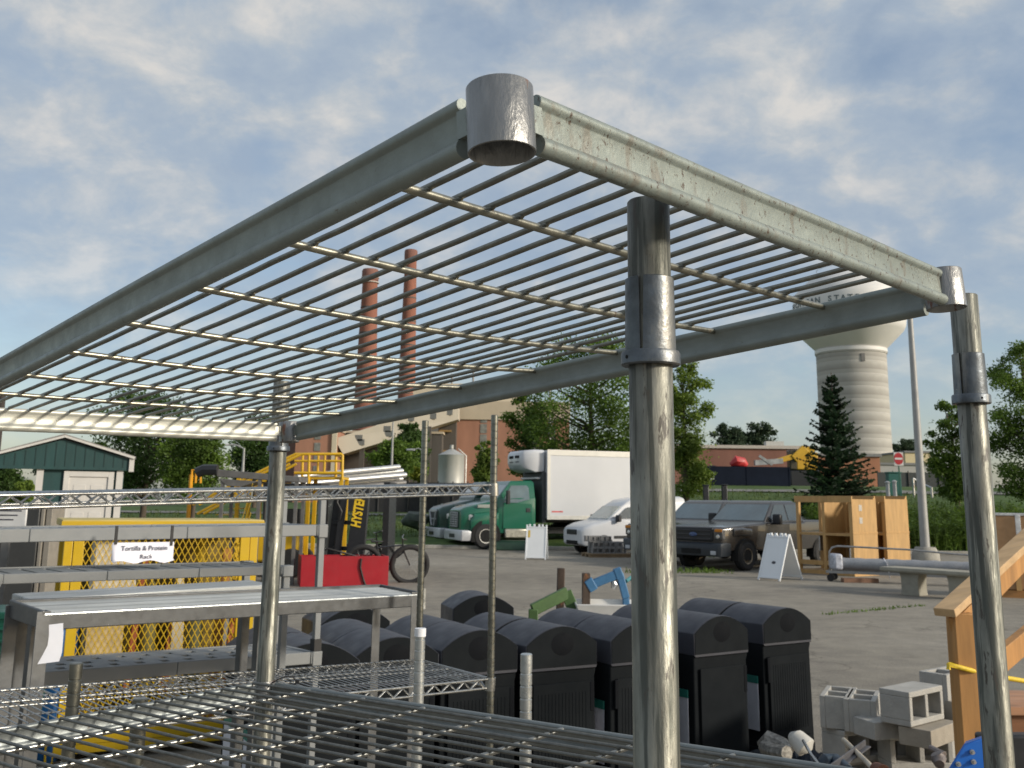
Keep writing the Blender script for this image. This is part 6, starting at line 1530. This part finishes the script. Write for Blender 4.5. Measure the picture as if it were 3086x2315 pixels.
# ------------------------------------------------------------------ trees
BARK = mat('bark', (.085,.065,.048), .95, 0, .25, 4, (1,1,.3), .4, 10)
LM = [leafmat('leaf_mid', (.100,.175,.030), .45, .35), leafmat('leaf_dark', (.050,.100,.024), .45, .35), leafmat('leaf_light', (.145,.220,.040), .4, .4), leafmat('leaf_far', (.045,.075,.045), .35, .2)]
def crown(blobs, n, ls, seed, m, parent):
    rn = random.Random(seed); vs = []; fs = []
    tot = sum(b[3]**2 for b in blobs)
    for (bx, by, bz, br, sq) in blobs:
        for _ in range(int(n * br**2 / tot)):
            th_ = rn.uniform(0, 2*math.pi); cz = rn.uniform(-1, 1); rr = br * (rn.random()**.42) * rn.uniform(.85, 1.12) * (1.38 if rn.random() < .24 else 1)
            s_ = math.sqrt(1 - cz*cz)
            c = Vector((bx + rr*s_*math.cos(th_), by + rr*s_*math.sin(th_), bz + rr*cz*sq))
            l = ls * rn.uniform(.55, 1.35)
            d = Vector((rn.gauss(0,1), rn.gauss(0,1), rn.gauss(-.25,.8))).normalized()
            x, y = MB().frame(d, (rn.gauss(0,1), rn.gauss(0,1), rn.gauss(0,1)+.01))
            k = len(vs)
            vs += [c - d*l*.5, c + x*l*.28, c + d*l*.5, c - x*l*.28]
            fs.append((k, k+1, k+2, k+3))
    me = bpy.data.meshes.new('crown'); me.from_pydata([tuple(v) for v in vs], [], fs); me.materials.append(m)
    o = bpy.data.objects.new('crown', me); COL.objects.link(o); o.parent = parent
    return o
def tree(name, lab, px, ptop, pbot, phw, Y, m, n, seed, nb=26, shape='round', group='trees around the yard', zg=None, ls=None, cat='tree', skew=0):
    a = at(px, ptop, Y); sc = Y/2160.0; b2 = at(px, pbot, Y); hw = phw*sc
    zg = hz(a.x, Y) if zg is None else zg
    t = thing(name, lab, cat, (a.x, Y, zg - .1), group=group)
    H_ = a.z - zg; zlow = max(.2, b2.z - zg)
    rn = random.Random(seed); blobs = []; nb = int(nb*1.7)
    for i in range(nb):
        f = (i + rn.random())/nb
        z = zlow + (H_ - zlow)*f
        if shape == 'round': wd = math.sqrt(max(.04, 1 - (2*f - .92)**2/1.25))
        elif shape == 'cone': wd = 1.05 - f*.85
        else: wd = .55 + .45*math.sin(f*math.pi)
        a_ = rn.uniform(0, 2*math.pi); r = hw*wd*rn.random()**.4*.88
        br = hw*rn.uniform(.20, .36)*(1.05 - .38*f)
        blobs.append((r*math.cos(a_) + skew*f, r*math.sin(a_)*.8, min(z, H_ - br*.7), br, rn.uniform(.6, .9)))
    tr = MB(); r0 = max(.09, H_*.022)
    tr.tube([(0,0,-.3), (.02*H_*.3, 0, H_*.3), (skew*.5, .05, H_*.62), (skew*.8, .0, H_*.88)], [r0*1.2, r0*.85, r0*.5, r0*.15], 9)
    for b in blobs[::2]:
        z0 = max(H_*.14, min(H_*.75, b[2] - abs(b[0])*.55)); tr.tube([(skew*z0/H_, 0, z0), (b[0]*.5 + skew*.2, b[1]*.5, (z0 + b[2])*.5 - .1), (b[0], b[1], b[2])], [r0*.42, r0*.26, r0*.08], 5)
    tr.build('trunk', BARK, t, 50)
    blobs += [(skew*.5, 0, zlow + (H_-zlow)*.34, hw*.66, .8*(H_-zlow)/(2*hw)*.62/.66), (skew*.5, 0, zlow + (H_-zlow)*.62, hw*.52, .8*(H_-zlow)/(2*hw)*.6/.52)]
    crown(blobs, int(n*3.4), ls or max(.13, sc*6.6), seed, m, t)
    return t
tree('leafy_tree', 'large leafy tree rising behind the box truck, partly hidden by the near rack post', 1275, 722, 1035, 165, 58, LM[0], 9000, 3, 40)
tree('leafy_tree', 'light green airy tree just right of the near rack post', 1475, 775, 1055, 72, 50, LM[2], 5200, 5, 26)
tree('leafy_tree', 'low leafy tree left of the large one, beside the plant brick wall', 1145, 830, 1030, 62, 62, LM[0], 3000, 8, 18)
tree('leafy_tree', 'broad tree behind the teal shed', 330, 838, 1050, 150, 52, LM[1], 7000, 12, 36)
tree('leafy_tree', 'mid green tree right of the shed roof', 430, 905, 1060, 85, 48, LM[0], 4000, 14, 22)
tree('leafy_tree', 'dark tree behind the street light with the curved arm', 560, 895, 1040, 72, 84, LM[1], 3200, 16, 20)
tree('leafy_tree', 'pale tree behind the left half of the shed', 215, 950, 1050, 60, 60, LM[0], 1800, 18, 14)
tree('leafy_tree', 'shaded tree by the right light pole', 2052, 862, 1070, 66, 50, LM[0], 3800, 21, 22)
tree('leafy_tree', 'tall bright tree at the right edge behind the right rack post', 2205, 735, 1070, 100, 46, LM[0], 6500, 23, 34)
tree('leafy_tree', 'dark tree in front of the plant gallery', 885, 912, 1000, 50, 112, LM[1], 2400, 25, 18)
tree('leafy_tree', 'wider mid green tree at the foot of the plant gallery', 862, 948, 1025, 66, 98, LM[0], 2400, 27, 18)
tree('leafy_tree', 'light willow like tree left of the box truck', 1046, 950, 1060, 30, 72, LM[2], 1800, 29, 14, 'tall')
tree('round_shrub', 'bright yellow green round shrub under the plant trees', 906, 1004, 1040, 20, 86, leafmat('leaf_lime', (.18,.22,.03), .3), 700, 31, 8, cat='shrub', group='shrubs')
tree('round_shrub', 'dark shrub at the far left edge beside the shed', 25, 1000, 1060, 45, 40, LM[1], 1200, 33, 10, cat='shrub', group='shrubs')
tree('round_shrub', 'yellow green shrub under the left eave of the shed', 55, 1030, 1075, 32, 34, LM[2], 900, 34, 8, cat='shrub', group='shrubs')
tree('leafy_tree', 'far dark tree over the navy container, left one', 1575, 915, 985, 48, 165, LM[3], 1500, 36, 14, zg=3)
tree('leafy_tree', 'far dark tree over the navy container, right one', 1640, 912, 985, 48, 170, LM[3], 1500, 37, 14, zg=3)
tree('leafy_tree', 'distant low tree right of the water tower shaft', 1955, 948, 1000, 42, 230, LM[3], 900, 38, 12, zg=4)
tree('leafy_tree', 'distant low tree at the far left behind the shed', 120, 960, 1040, 40, 95, LM[3], 1200, 39, 12)
# spruce
Yk = 46; a = at(1795, 800, Yk); zg = hz(a.x, Yk)
sp = thing('spruce_tree', 'dark green spruce with a pointed top in front of the water tower', 'tree', (a.x, Yk, zg - .1), group='trees around the yard')
H_ = a.z - zg; tr = MB().tube([(0,0,-.2), (0,0,H_*.5), (0,0,H_)], [.16, .09, .015], 8)
rn = random.Random(77); vs = []; fs = []
for lev in range(34):
    f = (lev + rn.random()*.5)/34; z0 = H_*(.05 + .93*f); R_ = 1.98*(1 - f)**.82 + .10
    for k in range(max(5, int(11*(1-f) + 5))):
        a_ = rn.uniform(0, 2*math.pi); ln = R_*rn.uniform(.6, 1.12); up_t = -.18 + .45*f
        d = Vector((math.cos(a_), math.sin(a_), up_t)); tip_up = .22*ln
        prev = Vector((0,0,z0)); segs = 6
        pts = [Vector((d.x*ln*s_/segs, d.y*ln*s_/segs, z0 + d.z*ln*s_/segs + tip_up*(s_/segs)**2.2)) for s_ in range(segs + 1)]
        tr.tube(pts, [.022*(1-f) + .006, *[.012]*(segs-1), .004], 4, False)
        for s_ in range(1, segs + 1):
            c = pts[s_]; dd = (pts[s_] - pts[s_-1]).normalized(); side = Vector((-dd.y, dd.x, 0)).normalized()
            for q in range(5):
                w_ = (.10 + .20*(1 - s_/(segs+1)))*rn.uniform(.6, 1.25)*(.55 + .6*(1-f)); sg = (-1 if q % 2 else 1)
                c2 = c - dd*rn.uniform(0, .8)*ln/segs
                tip = c2 + side*sg*w_ + dd*w_*.7 + V(0,0,rn.uniform(-.12,.03)); k0 = len(vs)
                nn_ = Vector((rn.uniform(-.03,.03), rn.uniform(-.03,.03), .045))
                vs += [c2 - nn_, c2 + dd*.05 + nn_, tip + nn_*.4, tip - nn_*.4]; fs.append((k0, k0+1, k0+2, k0+3))
tr.build('trunk', BARK, sp, 50)
me = bpy.data.meshes.new('needles'); me.from_pydata([tuple(v) for v in vs], [], fs); me.materials.append(leafmat('spruce_needles', (.020,.046,.022), .5, 1.2))
o = bpy.data.objects.new('crown', me); COL.objects.link(o); o.parent = sp
# weeds on the bank (nobody could count them)
def weeds(name, lab, area, n, hmin, hmax, m, seed, ls=.16):
    rn = random.Random(seed); vs = []; fs = []
    for _ in range(n):
        x, y = area(rn); z = hz(x, y) if y > 40 else 0.0
        h_ = rn.uniform(hmin, hmax); k = 3 if h_ > .25 else 1
        lx, ly = rn.gauss(0, .12)*h_, rn.gauss(0, .12)*h_
        w_ = rn.uniform(.008, .02); a_ = rn.uniform(0, 6.28); c, s_ = math.cos(a_)*w_, math.sin(a_)*w_
        i = len(vs); vs += [(x - c, y - s_, z), (x + c, y + s_, z), (x + lx, y + ly, z + h_)]; fs.append((i, i+1, i+2))
        for q in range(k):
            f = rn.uniform(.3, 1); p = Vector((x + lx*f, y + ly*f, z + h_*f)); d = Vector((rn.gauss(0,1), rn.gauss(0,1), rn.gauss(.2,.5))).normalized()*ls*rn.uniform(.5, 1.3)
            sd_ = Vector((-d.y, d.x, rn.uniform(-.05,.05))).normalized()*ls*.22; i = len(vs)
            vs += [tuple(p), tuple(p + d*.5 + sd_), tuple(p + d), tuple(p + d*.5 - sd_)]; fs.append((i, i+1, i+2, i+3))
    me = bpy.data.meshes.new(name); me.from_pydata(vs, [], fs); me.materials.append(m)
    o = bpy.data.objects.new(name, me); COL.objects.link(o)
    return tag(o, lab, 'plants', kind='stuff')
WEED = leafmat('weed_leaf', (.085,.150,.028), .45, .8)
weeds('tall_weeds', 'tall bright green weeds on the bank to the right of the booths', lambda r: (r.uniform(12.8, 24), r.uniform(39.9, 44.5)), 9000, .5, 1.25, WEED, 1, .2)
weeds('rough_grass', 'rough grass across the bank behind the parked vehicles', lambda r: (r.uniform(-22, 26), 43 + 20*r.random()**1.4), 9000, .10, .32, leafmat('grass_blade', (.085,.125,.035), .4, .5), 2, .14)
weeds('crack_weeds', 'thin line of weeds growing in a crack across the yard', lambda r: (lambda f: (lambda p: (p.x + r.gauss(0,.03), p.y + r.gauss(0,.06)))(gnd(1785 + 215*f, 1328 - 20*f)))(r.random()), 160, .01, .05, WEED, 5, .035)
weeds('yard_weeds', 'small weeds in the asphalt along the row of pickups and the crack', lambda r: (lambda p: (p.x + r.gauss(0,.25), p.y + r.gauss(0,.12)))(gnd(r.choice([1460, 1490, 1520, 1540, 1380, 1395]) + r.uniform(-12, 12), r.choice([1235, 1238, 1204]))), 500, .04, .14, WEED, 3, .07)
